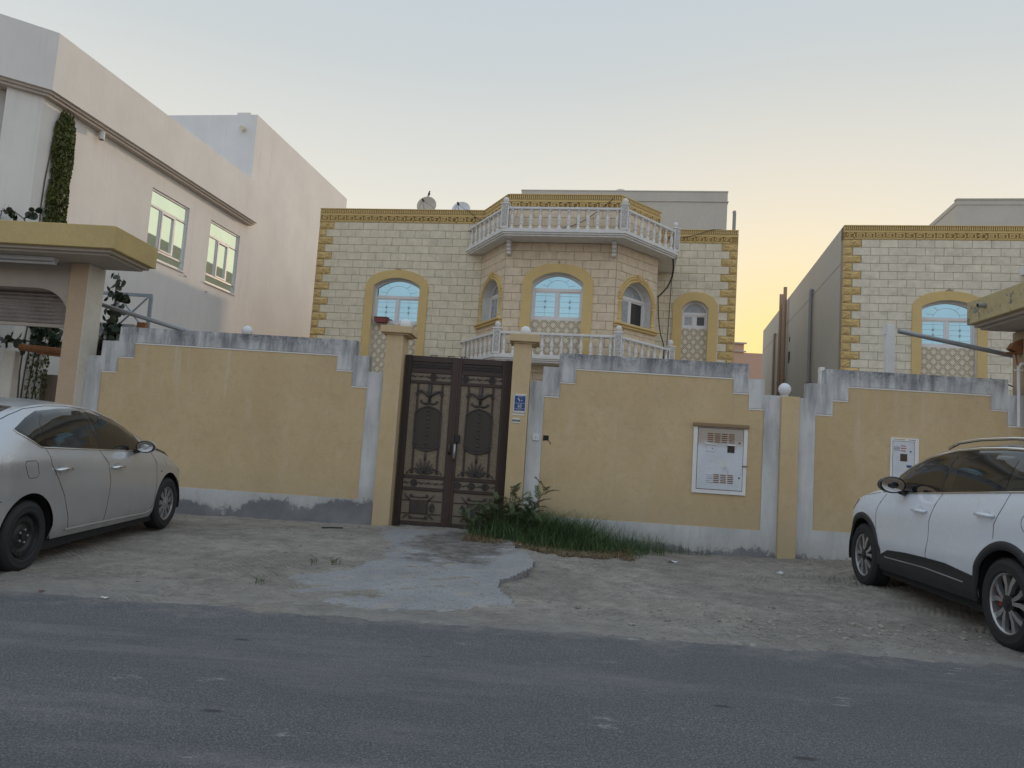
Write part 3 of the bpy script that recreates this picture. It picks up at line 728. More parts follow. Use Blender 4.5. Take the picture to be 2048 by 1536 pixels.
q = MB(); q.tube([(.035, .008, .002), (.055, -.006, -.012), (.072, -.008, -.035), (.075, .004, -.052)], .004, 6); q.tube([(-.02, .006, .03), (-.025, -.012, .01), (-.03, .004, -.008)], .004, 6); q.build('loose_wire', M['ink'], ho)
M['cab'] = simple('white_cabinet_paint', (.58, .595, .62), .5, var=.12, vs=5, bump=.1)
t = NT('cabinet_door_paint'); P = t.xyz(); n_ = t.noise(5, 6, .7); n2 = t.noise(2.6, 5, .65)
c = t.mix(t.mr(n2, .35, .65), (.55, .57, .60), (.64, .655, .68))
dust = t.mr(t.math('ADD', P[2], t.math('MULTIPLY', t.math('SUBTRACT', n_, .5), .28)), .66, .80, 0, .85)
c = t.mix(dust, c, (.37, .30, .225)); c = t.mix(t.mr(t.noise(4, 5, .7, t.co(loc=(2, 0, 1))), .60, .72, 0, .5), c, (.25, .26, .28))
M['cab_door'] = t.done(c, .55, 0, t.bump(n_, .1, .01))
cb = empty('meter_cabinet', (2.585, YW, .945), 0, 'large white dusty meter cabinet with louvres set in the yellow wall', 'cabinet')
mr = MB(); mr = plate([(-.395, .0), (.385, .0), (.393, 1.005), (-.397, 1.01)], [(-.338, .055), (.336, .055), (.336, .965), (-.338, .965)], -.012, .0125)
mr.build('plaster_margin', M['strip'], cb)
door = MB().box(-.330, -.018, .062, .329, .010, .958, .004).build('cabinet_door', M['cab_door'], cb)
MB().box(-.3375, .002, .0555, .3355, .0124, .9645).build('door_gap', M['dark'], cb)
MB().box(-.41, -.050, .975, .405, .0, 1.030, .008).build('rain_hood', M['lattice_brown'], cb)
for (za, zb_) in ((.755, .875), (.165, .275)):
    for cxi in range(4):
        for r_ in range(5):
            zc = za + (zb_ - za) * r_ / 4; x_ = -.152 + cxi * .1025
            lv = MB(); lv.add([(x_-.040, -.0185, zc-.004), (x_+.040, -.0185, zc-.004), (x_+.040, -.030, zc+.002), (x_-.040, -.030, zc+.002), (x_+.040, -.0185, zc+.010), (x_-.040, -.0185, zc+.010)], [(0,1,2,3), (3,2,4,5), (0,3,5), (1,4,2)], 1)
            lv.build('louvre', [M['dark'], M['rust' if (za > .5 or cxi) else 'cab']], door)
MB().box(-.200, -.026, .610, -.082, -.0185, .708, .003).build('small_hatch', M['cab'], door)
MB().lathe([(.011, 0), (.009, .004)], 10, Matrix.Translation((-.118, -.026, .66)) @ Matrix.Rotation(R(90), 4, 'X')).build('hatch_lock', M['galv'], door)
MB().box(.100, -.0215, .610, .206, -.0185, .708, .001).build('viewing_window', M['glass_dark'], door)
for a, b in ((-.212, -.070), (.088, .218)): MB().box(a, -.040, .712, b, -.0185, .724, .002).build('window_hood', M['strip'], door)
for a, z_ in ((.276, .757), (.283, .25)): MB().lathe([(.013, 0), (.010, .006)], 10, Matrix.Translation((a, -.018, z_)) @ Matrix.Rotation(R(90), 4, 'X')).build('lock', M['ink'], door)
pp = MB(); pp.add([(-.04, -.0190, .40), (.06, -.0190, .385), (.075, -.0190, .47), (.03, -.0190, .50), (-.03, -.0190, .505)], [(0, 1, 2, 3, 4)]); pp.build('torn_paper', M['sign_white'], door)
MB().box(.322, -.030, .415, .40, -.0185, .432, .003).build('latch', M['rust'], cb)
c2 = empty('meter_cabinet', (5.24, YW, .95), 0, 'narrow white meter cabinet with printed notices behind the white car', 'cabinet')
plate([(-.205, 0), (.20, 0), (.203, .985), (-.198, .985)], [(-.172, .04), (.145, .04), (.145, .936), (-.172, .936)], -.010, .0125).build('plaster_margin', M['strip'], c2)
d2 = MB().box(-.166, -.014, .046, .139, .011, .930, .003).build('cabinet_door', M['cab'], c2)
MB().box(-.1715, .002, .0405, .1445, .0124, .9355).build('door_gap', M['dark'], c2)
MB().box(-.064, -.0175, .645, .036, -.0145, .752, .001).build('viewing_window', M['glass_dark'], d2)
k_ = MB()
for r_ in range(3): k_.box(-.055, -.0165, .790 + .036*r_, .012 + .01*(r_ % 2), -.0145, .802 + .036*r_)
k_.build('notice_print', M['ink_red'], d2)
k_ = MB()
for r_ in range(3): k_.box(-.155, -.0165, .800 + .022*r_, -.070, -.0145, .806 + .022*r_)
for a in range(5): k_.box(-.15 + a*.02, -.0115, .955, -.137 + a*.02, -.0102, .963)
for a in range(5): k_.box(.06 + a*.02, -.0115, .955, .075 + a*.02, -.0102, .963)
k_.build('notice_print', M['ink'], d2)
MB().box(-.085, -.0120, .950, .0, -.0102, .970).build('notice_strip', M['ochre'], c2)
MB().box(.030, -.0165, .555, .100, -.0145, .592).build('blue_sticker', M['sign_blue'], d2)
MB().lathe([(.012, 0), (.010, .006)], 10, Matrix.Translation((.086, -.014, .79)) @ Matrix.Rotation(R(90), 4, 'X')).build('lock', M['ink'], d2)

# ------------------------------------------------------------------ villas with cast stone fronts
def block_mesh(poly, th=.014, ch=.008, gap=.0035):
    p = inset(poly, gap)
    if len(p) < 3: return None
    q = inset(p, ch)
    if len(q) != len(p): q = None
    sa = sum(a[0]*b[1] - b[0]*a[1] for a, b in zip(p, p[1:] + p[:1]))
    if sa < 0: p = p[::-1]; q = q[::-1] if q else None
    n = len(p)
    if q is None: return MB().prism(p, -th, 0)
    mb = MB(); mb.add([(a[0], 0, a[1]) for a in p] + [(a[0], -th*.55, a[1]) for a in p] + [(a[0], -th, a[1]) for a in q],
        [(i, (i+1) % n, n+(i+1) % n, n+i) for i in range(n)] + [(n+i, n+(i+1) % n, 2*n+(i+1) % n, 2*n+i) for i in range(n)] + [tuple(range(2*n, 3*n))]); return mb
def rect(x0, z0, x1, z1): return [(x0, z0), (x1, z0), (x1, z1), (x0, z1)]
class Opening:
    "arched opening: centre, inner/outer half widths, spring heights, apex heights, bottom"
    def __init__(s, c, hi, ho, si, so, ai, ao, zb): s.c, s.hi, s.ho, s.si, s.so, s.ai, s.ao, s.zb = c, hi, ho, si, so, ai, ao, zb; s.hm = (hi+ho)/2; s.sm = (si+so)/2; s.am = (ai+ao)/2
    def w(s, z):
        if z >= s.am: return 0.0
        if z <= s.sm: return s.hm
        t = (z - s.sm) / (s.am - s.sm); return s.hm * max(0, 1 - t**2.2) ** (1/2.2)
    def outline(s, kind, n=16, zb=None):
        zb = s.zb if zb is None else zb
        h, sp, ap, e = (s.ho, s.so, s.ao, 2.25) if kind == 'o' else (s.hi, s.si, s.ai, 0) if kind == 'i' else (s.hm, s.sm, s.am, 2.2)
        pts = [(s.c - h, zb)]
        for k in range(n + 1):
            a = math.pi * k / n
            if e: x = -math.cos(a); y = math.sin(a); x, y = math.copysign(abs(x)**(2/e), x), y**(2/e)
            else:
                r_ = ap - sp; RR = (h*h + r_*r_) / (2*r_); th = math.asin(min(1, h/RR)); aa = -th + 2*th*k/n; x = RR*math.sin(aa)/h; y = (RR*math.cos(aa) - (RR - r_))/r_
            pts.append((s.c + h*x, sp + (ap - sp)*y))
        pts.append((s.c + h, zb)); return pts
BLK = {}
def std_block(w_, mat):
    k = (round(w_, 3), mat)
    if k not in BLK: BLK[k] = block_mesh(rect(-w_/2, -.1, w_/2, .1)).mesh('stone_block', M[mat])
    return BLK[k]
class House:
    def __init__(s, root): s.root = root; s.cand = []; s.tf = {}
    def face(s, A, B):
        d = Vector((B[0]-A[0], B[1]-A[1])); return (A, math.atan2(d.y, d.x), d.length)
    def local(s, F, o): o.parent = s.root; o.location = (F[0][0], F[0][1], 0); o.rotation_euler = (0, 0, F[1]); return o
    def blocks(s, F, mat, ztop, zbot, lo, hi, op=None, phase=0.0, bw=.4, skip=None, prio=1.0):
        k = 0; z1 = ztop
        while z1 > zbot + .02:
            z0 = z1 - .2; a0, a1 = lo(k), hi(k); x = math.floor((a0 - phase) / bw) * bw + phase + (bw/2 if k % 2 else 0) - bw
            while x < a1:
                p0, p1 = max(x, a0), min(x + bw, a1)
                if p1 - p0 > .03:
                    polys = [rect(p0, z0, p1, z1)]
                    if op and z0 < op.am and z1 > op.zb + .01:
                        w0, w1 = op.w(max(z0, op.zb)), op.w(z1); out = []
                        a, b = (op.c - w0, z0), (op.c - w1, z1)
                        for sgn in (-1, 1):
                            a, b = (op.c + sgn*w0, z0), (op.c + sgn*w1, z1)
                            nx_, nz_ = (b[1]-a[1]), -(b[0]-a[0])
                            if sgn > 0: nx_, nz_ = -nx_, -nz_
                            r_ = clip_half(polys[0], nx_, nz_, nx_*a[0] + nz_*a[1])
                            if len(r_) > 2 and area(r_) > .002: out.append(r_)
                        polys = out
                    for pl in polys:
                        cxx = sum(p[0] for p in pl)/len(pl); czz = sum(p[1] for p in pl)/len(pl)
                        if skip and skip(cxx, czz): continue
                        s.cand.append((area(pl) * prio, F, mat, pl, cxx, czz))
                x += bw
            z1 = z0; k += 1
    def flush(s, limit=300):
        s.cand.sort(key=lambda c: -c[0]); rest = {}
        for n, (ar, F, mat, pl, cx, cz) in enumerate(s.cand):
            xs_ = [p[0] for p in pl]; zs_ = [p[1] for p in pl]; w_, h_ = max(xs_)-min(xs_), max(zs_)-min(zs_)
            dv = -rnd.uniform(0, .004); ca, sa = math.cos(F[1]), math.sin(F[1])
            if n < limit:
                cx, cz = (max(xs_)+min(xs_))/2, (max(zs_)+min(zs_))/2
                if len(pl) == 4 and abs(h_-.2) < 1e-6 and abs(area(pl) - w_*h_) < 1e-6: me = std_block(w_, mat)
                else:
                    m = block_mesh([(p[0]-cx, p[1]-cz) for p in pl])
                    if m is None: continue
                    me = m.mesh('stone_block', M[mat])
                inst(me, 'stone_block', s.root, (F[0][0] + cx*ca - dv*sa*-1*-1, F[0][1] + cx*sa + dv*ca, cz), (0, 0, F[1]))
            else:
                m = block_mesh(pl)
                if m is None: continue
                mb = rest.setdefault(mat, MB())
                mb.add([(F[0][0] + v[0]*ca - v[1]*sa, F[0][1] + v[0]*sa + v[1]*ca, v[2]) for v in m.v], m.f)
        tot = MB(); mats = []
        for mat, mb in rest.items(): mats.append(M[mat]); tot.add(mb.v, mb.f, len(mats)-1)
        if mats: tag(tot.build('small_stone_blocks', mats, s.root), kind='stuff')
def quoin_mesh(w_, h_, seed):
    mb = MB(); nx_, nz_ = max(4, int(w_/.03)), 7; vs = []
    for j in range(nz_+1):
        for i in range(nx_+1):
            x, z = -w_/2 + .005 + (w_-.01)*i/nx_, -h_/2 + .006 + (h_-.012)*j/nz_
            edge = (i in (0, nx_)) or (j in (0, nz_)); ins = min(i, nx_-i, j, nz_-j)
            y = -.004 if edge else -.026 - (.010 if ins > 1 else 0) - .024*noise.noise(Vector((x*13, z*22, seed))) - .012*noise.noise(Vector((x*40, z*40, seed)))
            vs.append((x, y, z))
    fs = [(j*(nx_+1)+i, j*(nx_+1)+i+1, (j+1)*(nx_+1)+i+1, (j+1)*(nx_+1)+i) for j in range(nz_) for i in range(nx_)]
    mb.add(vs, fs); return mb.mesh('quoin_stone', M['ochre_stone'])
QM = {(w_, k): quoin_mesh(w_, .2, k*3.1 + w_*10) for w_ in (.4, .2) for k in range(3)}
def key_mesh():
    mb = MB(); pts = [(.012, .012), (.205, .012), (.205, .128), (.045, .128), (.045, .055), (.135, .055), (.135, .092), (.085, .092)]; h = .0125
    for a, b in zip(pts, pts[1:]):
        x0, x1 = sorted((a[0], b[0])); z0, z1 = sorted((a[1], b[1])); mb.box(x0-h, -.020, z0-h, x1+h, 0, z1+h)
    return mb.mesh('key_motif', M['ochre'])
KEY = key_mesh()
def cornice(H, F, L, z, keys=True, a0=0.0):
    "dentil course and Greek key frieze; z is the top"
    b = MB(); b.box(a0, -.055, z-.022, L, .25, z, .004); b.box(a0, .012, z-.118, L, .25, z-.0225, mi=1); b.box(a0, -.030, z-.126, L, .25, z-.1185); H.local(F, b.build('cornice', [M['ochre'], M['ochre_shade']]))
    d = MB(); n = int((L-a0) / .048)
    for i in range(n): d.box(a0 + .008 + i*.048, -.042, z-.116, a0 + .036 + i*.048, .0115, z-.0225)
    H.local(F, tag(d.build('dentil_course', M['ochre']), kind='stuff'))
    f = MB(); f.box(a0, -.006, z-.352, L, .25, z-.1265, mi=1); f.box(a0, -.024, z-.180, L, -.0065, z-.127); f.box(a0, -.024, z-.352, L, -.0065, z-.338); fo = H.local(F, f.build('frieze', [M['ochre'], M['ochre_shade']]))
    if keys:
        n = int((L - a0 - .03) / .228)
        for i in range(n): inst(KEY, 'key_motif', fo, (a0 + .04 + i*.228, -.0065, z-.332))
def surround(H, F, op, zb, front=-.05, depth=.17):
    o, i = op.outline('o', 18, zb), op.outline('i', 18, zb); n = len(o)
    s = MB(); s.add([(p[0], front, p[1]) for p in o] + [(p[0], front, p[1]) for p in i] + [(p[0], .0, p[1]) for p in o] + [(p[0], -.012, p[1]) for p in i],
        [(k, n+k, n+k+1, k+1) for k in range(n-1)] + [(2*n+k, k, k+1, 2*n+k+1) for k in range(n-1)] + [(n+k, 3*n+k, 3*n+k+1, n+k+1) for k in range(n-1)])
    H.local(F, s.build('window_surround', M['ochre']))
    r_ = MB(); r_.add([(p[0], -.012, p[1]) for p in i] + [(p[0], depth, p[1]) for p in i], [(k, n+k, n+k+1, k+1) for k in range(n-1)])
    H.local(F, r_.build('window_reveal', M['white_conc']))
def arch_ring(i, c, wd, zmin, y0, y1):
    "frame following the inside of an arch outline"
    i = [p for p in i]; q = []
    cz = sum(p[1] for p in i)/len(i)
    for p in i: 
        dx = c - p[0]; q.append((p[0] + math.copysign(min(abs(dx), wd), dx), p[1] - (wd if p[1] > zmin + .05 else 0)))
    n = len(i); m = MB()
    m.add([(p[0], y0, p[1]) for p in i] + [(p[0], y0, p[1]) for p in q] + [(p[0], y1, p[1]) for p in q], [(k, n+k, n+k+1, k+1) for k in range(n-1)] + [(n+k, 2*n+k, 2*n+k+1, n+k+1) for k in range(n-1)]); return m, q
def arched_window(H, F, op, zf, zt, y=.13, glass='glass_blue', lattice_to=None, panes=(1, 1), star=True, opened=False, lead=True):
    c, h = op.c, op.hi; i = op.outline('i', 18, zf)
    fr, q = arch_ring(i, c, .045, zf, y, y + .05)
    fr.box(c-h+.046, y+.002, zt, c+h-.046, y+.048, zt+.075, .004); fr.box(c-h+.046, y+.004, zf, c+h-.046, y+.048, zf+.06, .004)
    fr.box(c-.03, y+.006, zf+.0605, c+.03, y+.046, zt-.0005, .004)
    for s_ in (-1, 1):   # sliding sashes
        a, b = sorted((c + s_*.031, c + s_*(h-.046))); yy = y + (.012 if s_ < 0 else .022)
        fr.box(a, yy, zf+.061, a+.03, yy+.02, zt-.001); fr.box(b-.03, yy, zf+.061, b, yy+.02, zt-.001); fr.box(a+.0305, yy, zt-.032, b-.0305, yy+.02, zt-.001); fr.box(a+.0305, yy, zf+.061, b-.0305, yy+.02, zf+.092)
    W = H.local(F, fr.build('window', M['white_frame']))
    up = [p for p in q if p[1] > zt + .07]; up = [(up[0][0], zt+.06)] + up + [(up[-1][0], zt+.06)]
    plate(up, None, y+.030, y+.036).build('pane', M[glass if glass != 'mixed' else 'curtain_glass'], W)
    for k, s_ in enumerate((-1, 1)):
        a, b = sorted((c + s_*.06, c + s_*(h-.075))); yy = y + (.022 if s_ < 0 else .032)
        g = glass if glass != 'mixed' else ('curtain_glass' if s_ < 0 else 'glass_dark')
        MB().box(a, yy, zf+.09, b, yy+.006, zt-.031).build('pane', M[g], W)
        if lead and g != 'glass_dark':
            ld = MB(); mx_, yy2 = (a+b)/2, yy - .002; zz = lambda f: lerp(zf+.09, zt-.031, f)
            for f in (.16, .40, .64, .88): ld.box(a, yy2-.002, zz(f)-.003, b, yy2+.0015, zz(f)+.003)
            for f in (.40, .64):
                ld.add([(mx_, yy2-.004, zz(f)-.045), (mx_+.030, yy2-.004, zz(f)), (mx_, yy2-.004, zz(f)+.045), (mx_-.030, yy2-.004, zz(f))], [(0, 1, 2, 3)])
                for dx, dz in ((.04, .04), (-.04, .04), (.04, -.04), (-.04, -.04)): ld.add([(mx_+dx*.5, yy2-.003, zz(f)+dz*.5), (mx_+dx+.004, yy2-.003, zz(f)+dz-.004), (mx_+dx, yy2-.003, zz(f)+dz+.004)], [(0, 1, 2)])
            ld.box(mx_-.0025, yy2-.002, zz(0), mx_+.0025, yy2+.001, zz(1)); ld.build('leading', M['leading'], W)
    ld = MB(); rr = min(h*.55, (up[len(up)//2][1] - zt - .075)*.85)
    for k in range(5): 
        a = math.pi*(k+.5)/5
        if k in (0, 1, 3, 4): ld.tube([(c + rr*math.cos(a), y+.027, zt+.075 + rr*.75*math.sin(a)), (c + rr*1.6*math.cos(a), y+.027, zt+.075 + rr*1.05*math.sin(a))], .004, 4)
    ld.tube([(c + rr*math.cos(math.pi*k/12), y+.027, zt+.075 + rr*.8*math.sin(math.pi*k/12)) for k in range(13)], .004, 4); ld.build('leading', M['leading'], W)
    if lattice_to is not None:
        x0, x1, z0, z1 = c-h+.001, c+h-.001, lattice_to, zf-.0005
        lo = H.local(F, MB().box(x0, y-.020, z0, x1, y+.05, z1).build('lattice_panel', M['lattice_brown']))
        dw, dh = .21, .235; nxx, nzz = int((x1-x0)/dw)+2, int((z1-z0)/dh)+2; dm = {}
        for jj in range(-1, 2*nzz):
            for ii in range(-1, nxx+1):
                px, pz = x0 + (ii + (.5 if jj % 2 else 0))*dw, z1 - jj*dh/2
                dia = [(px-dw/2+.028, pz), (px, pz-dh/2+.031), (px+dw/2-.028, pz), (px, pz+dh/2-.031)]
                cl = clip_rect(dia, x0, z0, x1, z1)
                if len(cl) < 3 or area(cl) < .0012: continue
                if len(cl) == 4 and abs(area(cl) - area(dia)) < 1e-7:
                    if 'd' not in dm: dm['d'] = block_mesh([(a-px, b-pz) for a, b in dia], .016, .006, 0).mesh('lattice_tile', M['lattice_cream'])
                    inst(dm['d'], 'lattice_tile', lo, (px, y-.0205, pz))
                else:
                    m = block_mesh(cl, .016, .005, 0)
                    if m: m.build('lattice_tile', M['lattice_cream'], lo, (0, y-.0205, 0))
        rb = MB()   # raised strips between the diamonds
        for sg in (-1, 1):
            for k in range(-nzz*2-2, nxx+nzz*2+2):
                a, b = dh, sg*dw
                # strip line through (x0 + (k+.5)*dw/... ): centre lines pass half way between diamond rows
                px = x0 + (k + .25)*dw*1.0 + .25*dw; 
                nxv, nzv = dh, -sg*dw; cc = nxv*(px) + nzv*z1; hw = .010*math.hypot(nxv, nzv)
                cl = clip_half(clip_half(rect(x0, z0, x1, z1), nxv, nzv, cc + hw), -nxv, -nzv, -(cc - hw))
                if len(cl) > 2: rb.prism(cl, y - .030 - (.003 if sg > 0 else 0), y - .0203)
        if rb.v: rb.build('lattice_strip', M['lattice_cream'], lo)
    return W
def wall_plate(H, F, L, z0, z1, op, mat='mortar', th=.25, a0=0.0):
    hole = op.outline('m', 16, max(op.zb, z0 + .05)) if op else None
    return H.local(F, plate(rect(a0, z0, L, z1), hole, 0, th).build('wall', M[mat]))

# ---- the main villa
U0 = (-6.219, 19.232); HA = R(-6.61)
vr = empty('villa', (U0[0], U0[1], 0), HA, 'cream stone villa with ochre window arches, bay window and two white balustrade balconies', 'house')
H = House(vr); TOP = 7.44; ST = 7.085; ZB = 2.4
FL = H.face((0, 0), (4.41, 0)); FBL = H.face((4.41, 0), (5.22, -1.2)); FB = H.face((5.22, -1.2), (7.80, -1.2)); FBR = H.face((7.80, -1.2), (8.75, 0)); FR = H.face((8.75, 1.33), (10.77, 1.33))
opL = Opening(2.243, .608, .825, 5.435, 5.36, 5.636, 5.838, 2.5); opB = Opening(1.258, .59, .815, 5.345, 5.30, 5.584, 5.787, 3.50); opR = Opening(1.018, .325, .56, 5.375, 5.34, 5.575, 5.79, 2.5)
opS = Opening(.745, .50, .60, 5.17, 5.17, 5.50, 5.60, 4.50)
opS2 = Opening(.775, .53, .63, 5.17, 5.17, 5.52, 5.62, 4.50)
for F, op, nm in ((FL, opL, 0), (FB, opB, 1), (FR, opR, 2)):
    wall_plate(H, F, F[2], 0, TOP - .005, op); surround(H, F, op, op.zb)
wall_plate(H, FBL, FBL[2], 0, TOP - .005, opS); wall_plate(H, FBR, FBR[2], 0, TOP - .005, opS2)
H.blocks(FL, 'cream', ST, ZB, lambda k: .205 if k % 2 else .405, lambda k: FL[2] - .004, opL, .405, prio=1.0)
H.blocks(FB, 'cream_bay', ST, 2.9, lambda k: .004, lambda k: FB[2] - .004, opB, .2, prio=.98, skip=lambda x, z: 6.28 < z < 6.42)
H.blocks(FBL, 'cream_bay', ST, 2.9, lambda k: .004, lambda k: FBL[2] - .004, opS, .1, prio=.7)
H.blocks(FBR, 'cream_bay', ST, 2.9, lambda k: .004, lambda k: FBR[2] - .004, opS2, .15, prio=.9)
H.blocks(FR, 'cream', ST, ZB, lambda k: .004, lambda k: FR[2] - (.205 if k % 2 else .405), opR, .015, prio=1.0)
H.flush(300)
for k in range(24):
    z = ST - .1 - .2*k
    if z < 2.4: break
    w_ = .2 if k % 2 else .4
    inst(QM[(w_, k % 3)], 'quoin_stone', vr, (w_/2, 0, z)); inst(QM[(w_, (k+1) % 3)], 'quoin_stone', vr, (10.77 - w_/2, 1.33, z))
for F in (FL, FBL, FB, FBR, FR): cornice(H, F, F[2] + (.02 if F in (FBL, FB) else 0), TOP)
arched_window(H, FL, opL, 4.47, 5.13, lattice_to=2.5); arched_window(H, FB, opB, 4.49, 5.165, lattice_to=3.5); arched_window(H, FR, opR, 4.87, 5.215, glass='mixed', lattice_to=2.5, lead=False)
def side_window(H, F, op, g):
    # opening with round columns, keystone and stepped sill
    c = op.c; i = op.outline('i', 16, 4.50); n = len(i)
    r_ = MB(); r_.add([(p[0], -.02, p[1]) for p in i] + [(p[0], .24, p[1]) for p in i], [(k, n+k, n+k+1, k+1) for k in range(n-1)]); r_.add([(i[0][0], -.02, 4.50), (i[-1][0], -.02, 4.50), (i[-1][0], .24, 4.50), (i[0][0], .24, 4.50)], [(0, 1, 2, 3)]); H.local(F, r_.build('window_reveal', M['white_conc']))
    ar_ = [p for p in i if p[1] >= op.si - 1e-6]; b = MB()
    for off, rad, yy in ((.030, .034, -.028), (.088, .030, -.022), (.135, .022, -.014)):
        ctr = (c, op.si - .05); b.tube([(ctr[0] + (p[0]-ctr[0])*(1 + off/op.hi), yy, ctr[1] + (p[1]-ctr[1])*(1 + off/.35)) for p in ar_], rad, 6)
    b.box(c-.045, -.085, op.ai+.02, c+.045, .0, op.ai+.20, .012); b.box(c-.028, -.11, op.ai+.06, c+.028, -.0855, op.ai+.15, .008)
    H.local(F, b.build('arch_moulding', M['ochre'], smooth=30))
    for s_ in (-1, 1):
        x = c + s_*(op.hi + .082); cl = MB()
        cl.lathe([(.078, 4.50), (.078, 4.54), (.062, 4.56), (.072, 4.58), (.056, 4.62), (.056, 4.96), (.066, 4.975), (.056, 4.99), (.060, 5.03), (.080, 5.06), (.064, 5.085), (.082, 5.12), (.084, 5.17)], 12, Matrix.Translation((x, -.005, 0)))
        H.local(F, cl.build('column', M['ochre'], smooth=40))
    sl_ = MB(); sl_.box(-.02, -.12, 4.445, F[2]+.02, .0, 4.498, .012); sl_.box(.0, -.085, 4.39, F[2]-.0, .0, 4.444, .012); H.local(F, sl_.build('window_sill', M['ochre']))
    arched_window(H, F, op, 4.501, 5.13, y=.18, glass='mixed', lead=False)
side_window(H, FBL, opS, 0); side_window(H, FBR, opS2, 1)
# body, roof and returns behind the fronts
bd = MB(); bd.prism([(0, .251), (4.52, .251), (5.38, -.949), (7.66, -.949), (8.50, .2), (8.749, .3), (8.749, 1.581), (10.77, 1.581), (10.77, 16), (0, 16)], 0, 6.95, ax='z'); bd.build('house_body', M['grey_villa'], vr)
MB().box(-.0, .2515, 6.9505, .2, 16, 7.06).build('parapet', M['grey_villa'], vr); MB().box(10.57, 1.5815, 6.9505, 10.77, 16, 7.06).build('parapet', M['grey_villa'], vr)
MB().box(8.55, .01, 0, 8.752, 1.329, TOP-.005).build('bay_return', M['cream_bay'], vr)
# balconies
def baluster_mesh():
    pr = [(.046, 0), (.046, .05), (.038, .055), (.026, .10), (.024, .115), (.036, .125), (.036, .14), (.030, .15), (.041, .20), (.044, .235), (.036, .29), (.025, .34), (.021, .355), (.032, .365), (.032, .38), (.022, .39), (.026, .405), (.043, .42), (.043, .455)]
    return MB().lathe(pr, 10).mesh('baluster', M['white_conc'], smooth=50)
BAL = baluster_mesh()
t = NT('carved_panel'); v_ = t.voro(38); P = t.xyz()
M['carved'] = t.done(t.mix(t.mr(v_, .15, .45), (.20, .165, .125), (.56, .53, .50)), .85, 0, t.bump(v_, .8, .02))
def balcony(H, dz, name):
    Pn = [(3.95, -.004), (5.20, -1.80), (7.98, -1.80), (9.20, -.10), (9.20, 1.325)]
    def ring(off):   # shrink towards the house
        return [(Pn[0][0] + off*1.1, -.004), (Pn[1][0] + off*.55, Pn[1][1] + off), (Pn[2][0] - off*.55, Pn[2][1] + off), (Pn[3][0] - off, Pn[3][1] + off*.3), (Pn[4][0] - off, 1.325)]
    back = [(8.756, 1.325), (8.756, -.02), (7.815, -1.222), (5.205, -1.222), (4.40, -.004)]
    sl_ = MB(); sl_.prism(ring(0) + back, 6.365+dz, 6.44+dz, ax='z'); sl_.prism(ring(.03) + back, 6.325+dz, 6.3645+dz, ax='z'); sl_.prism(ring(.065) + back, 6.285+dz, 6.3245+dz, ax='z')
    so = sl_.build('balcony_slab', M['white_conc'], H.root)
    ctr = ring(.075)
    for (a, b), n in (((0, 1), 8), ((1, 2), 12), ((2, 3), 8)):
        A, B = Vector(ctr[a]), Vector(ctr[b]); d = B - A; L = d.length; u_ = d / L; an = math.atan2(u_.y, u_.x)
        m = MB(); m.box(.0, -.055, 6.895+dz, L, .055, 6.952+dz, .010); m.box(.0, -.04, 6.4405+dz, L, .04, 6.455+dz)
        m.build('handrail', M['white_conc'], H.root, (A.x, A.y, 0), (0, 0, an))
        g = .16
        for k in range(n):
            q = A + u_ * (g + (L - 2*g) * (k + (.15 if a == 0 else 0)) / (n - 1) if n > 1 else L/2)
            if a == 0 and k == n: continue
            inst(BAL, 'baluster', H.root, (q.x, q.y, 6.4405+dz))
    for k, c in enumerate(ctr[1:4]):
        an = (0, 0, R(-30))[k] if k < 2 else R(40)
        po = MB(); po.box(-.085, -.085, 6.44+dz, .085, .085, 7.0+dz, .006); po.box(-.062, -.0875, 6.49+dz, .062, .0875, 6.97+dz, mi=1); po.box(-.0875, -.062, 6.49+dz, .0875, .062, 6.97+dz, mi=1); po.box(-.105, -.105, 6.998+dz, .105, .105, 7.03+dz, .006)
        pp_ = po.build('balcony_post', [M['white_conc'], M['carved']], H.root, (c[0], c[1], 0), (0, 0, (0, 0, R(-52))[k]))
        fb_ = MB(); fb_.lathe([(.03, 7.03+dz), (.035, 7.045+dz), (.02, 7.055+dz)] , 10); fb_.sphere((0, 0, 7.115+dz), .068, 14, 9); fb_.build('ball_finial', M['white_conc'], pp_, smooth=True)
    return so
balcony(H, 0, 'upper'); balcony(H, -2.875, 'lower')
for u_ in (5.30, 7.73):
    pr = [(-1.225, 6.28), (-1.47, 6.28), (-1.48, 6.22), (-1.40, 6.20), (-1.42, 6.14), (-1.36, 6.11), (-1.38, 6.06), (-1.32, 6.03), (-1.34, 5.98), (-1.28, 5.95), (-1.225, 5.96)]
    MB().prism(pr, u_-.045, u_+.045, ax='x').build('corbel', M['white_conc'], vr)
MB().prism([(4.44, -.02), (5.24, -1.28), (7.78, -1.28), (8.9, 0), (8.9, .3), (8.7, .3), (7.7, -1.0), (5.3, -1.0)], 3.24, 3.408, ax='z').build('balcony_beam', M['cream_bay'], vr)
vp = MB(); vp.tube([(10.66, 1.42, 7.3), (10.66, 1.42, 7.93), (10.66, 1.45, 7.97), (10.66, 1.50, 7.975)], .045, 10); vp.build('vent_pipe', M['pvc_grey'], vr, smooth=40)

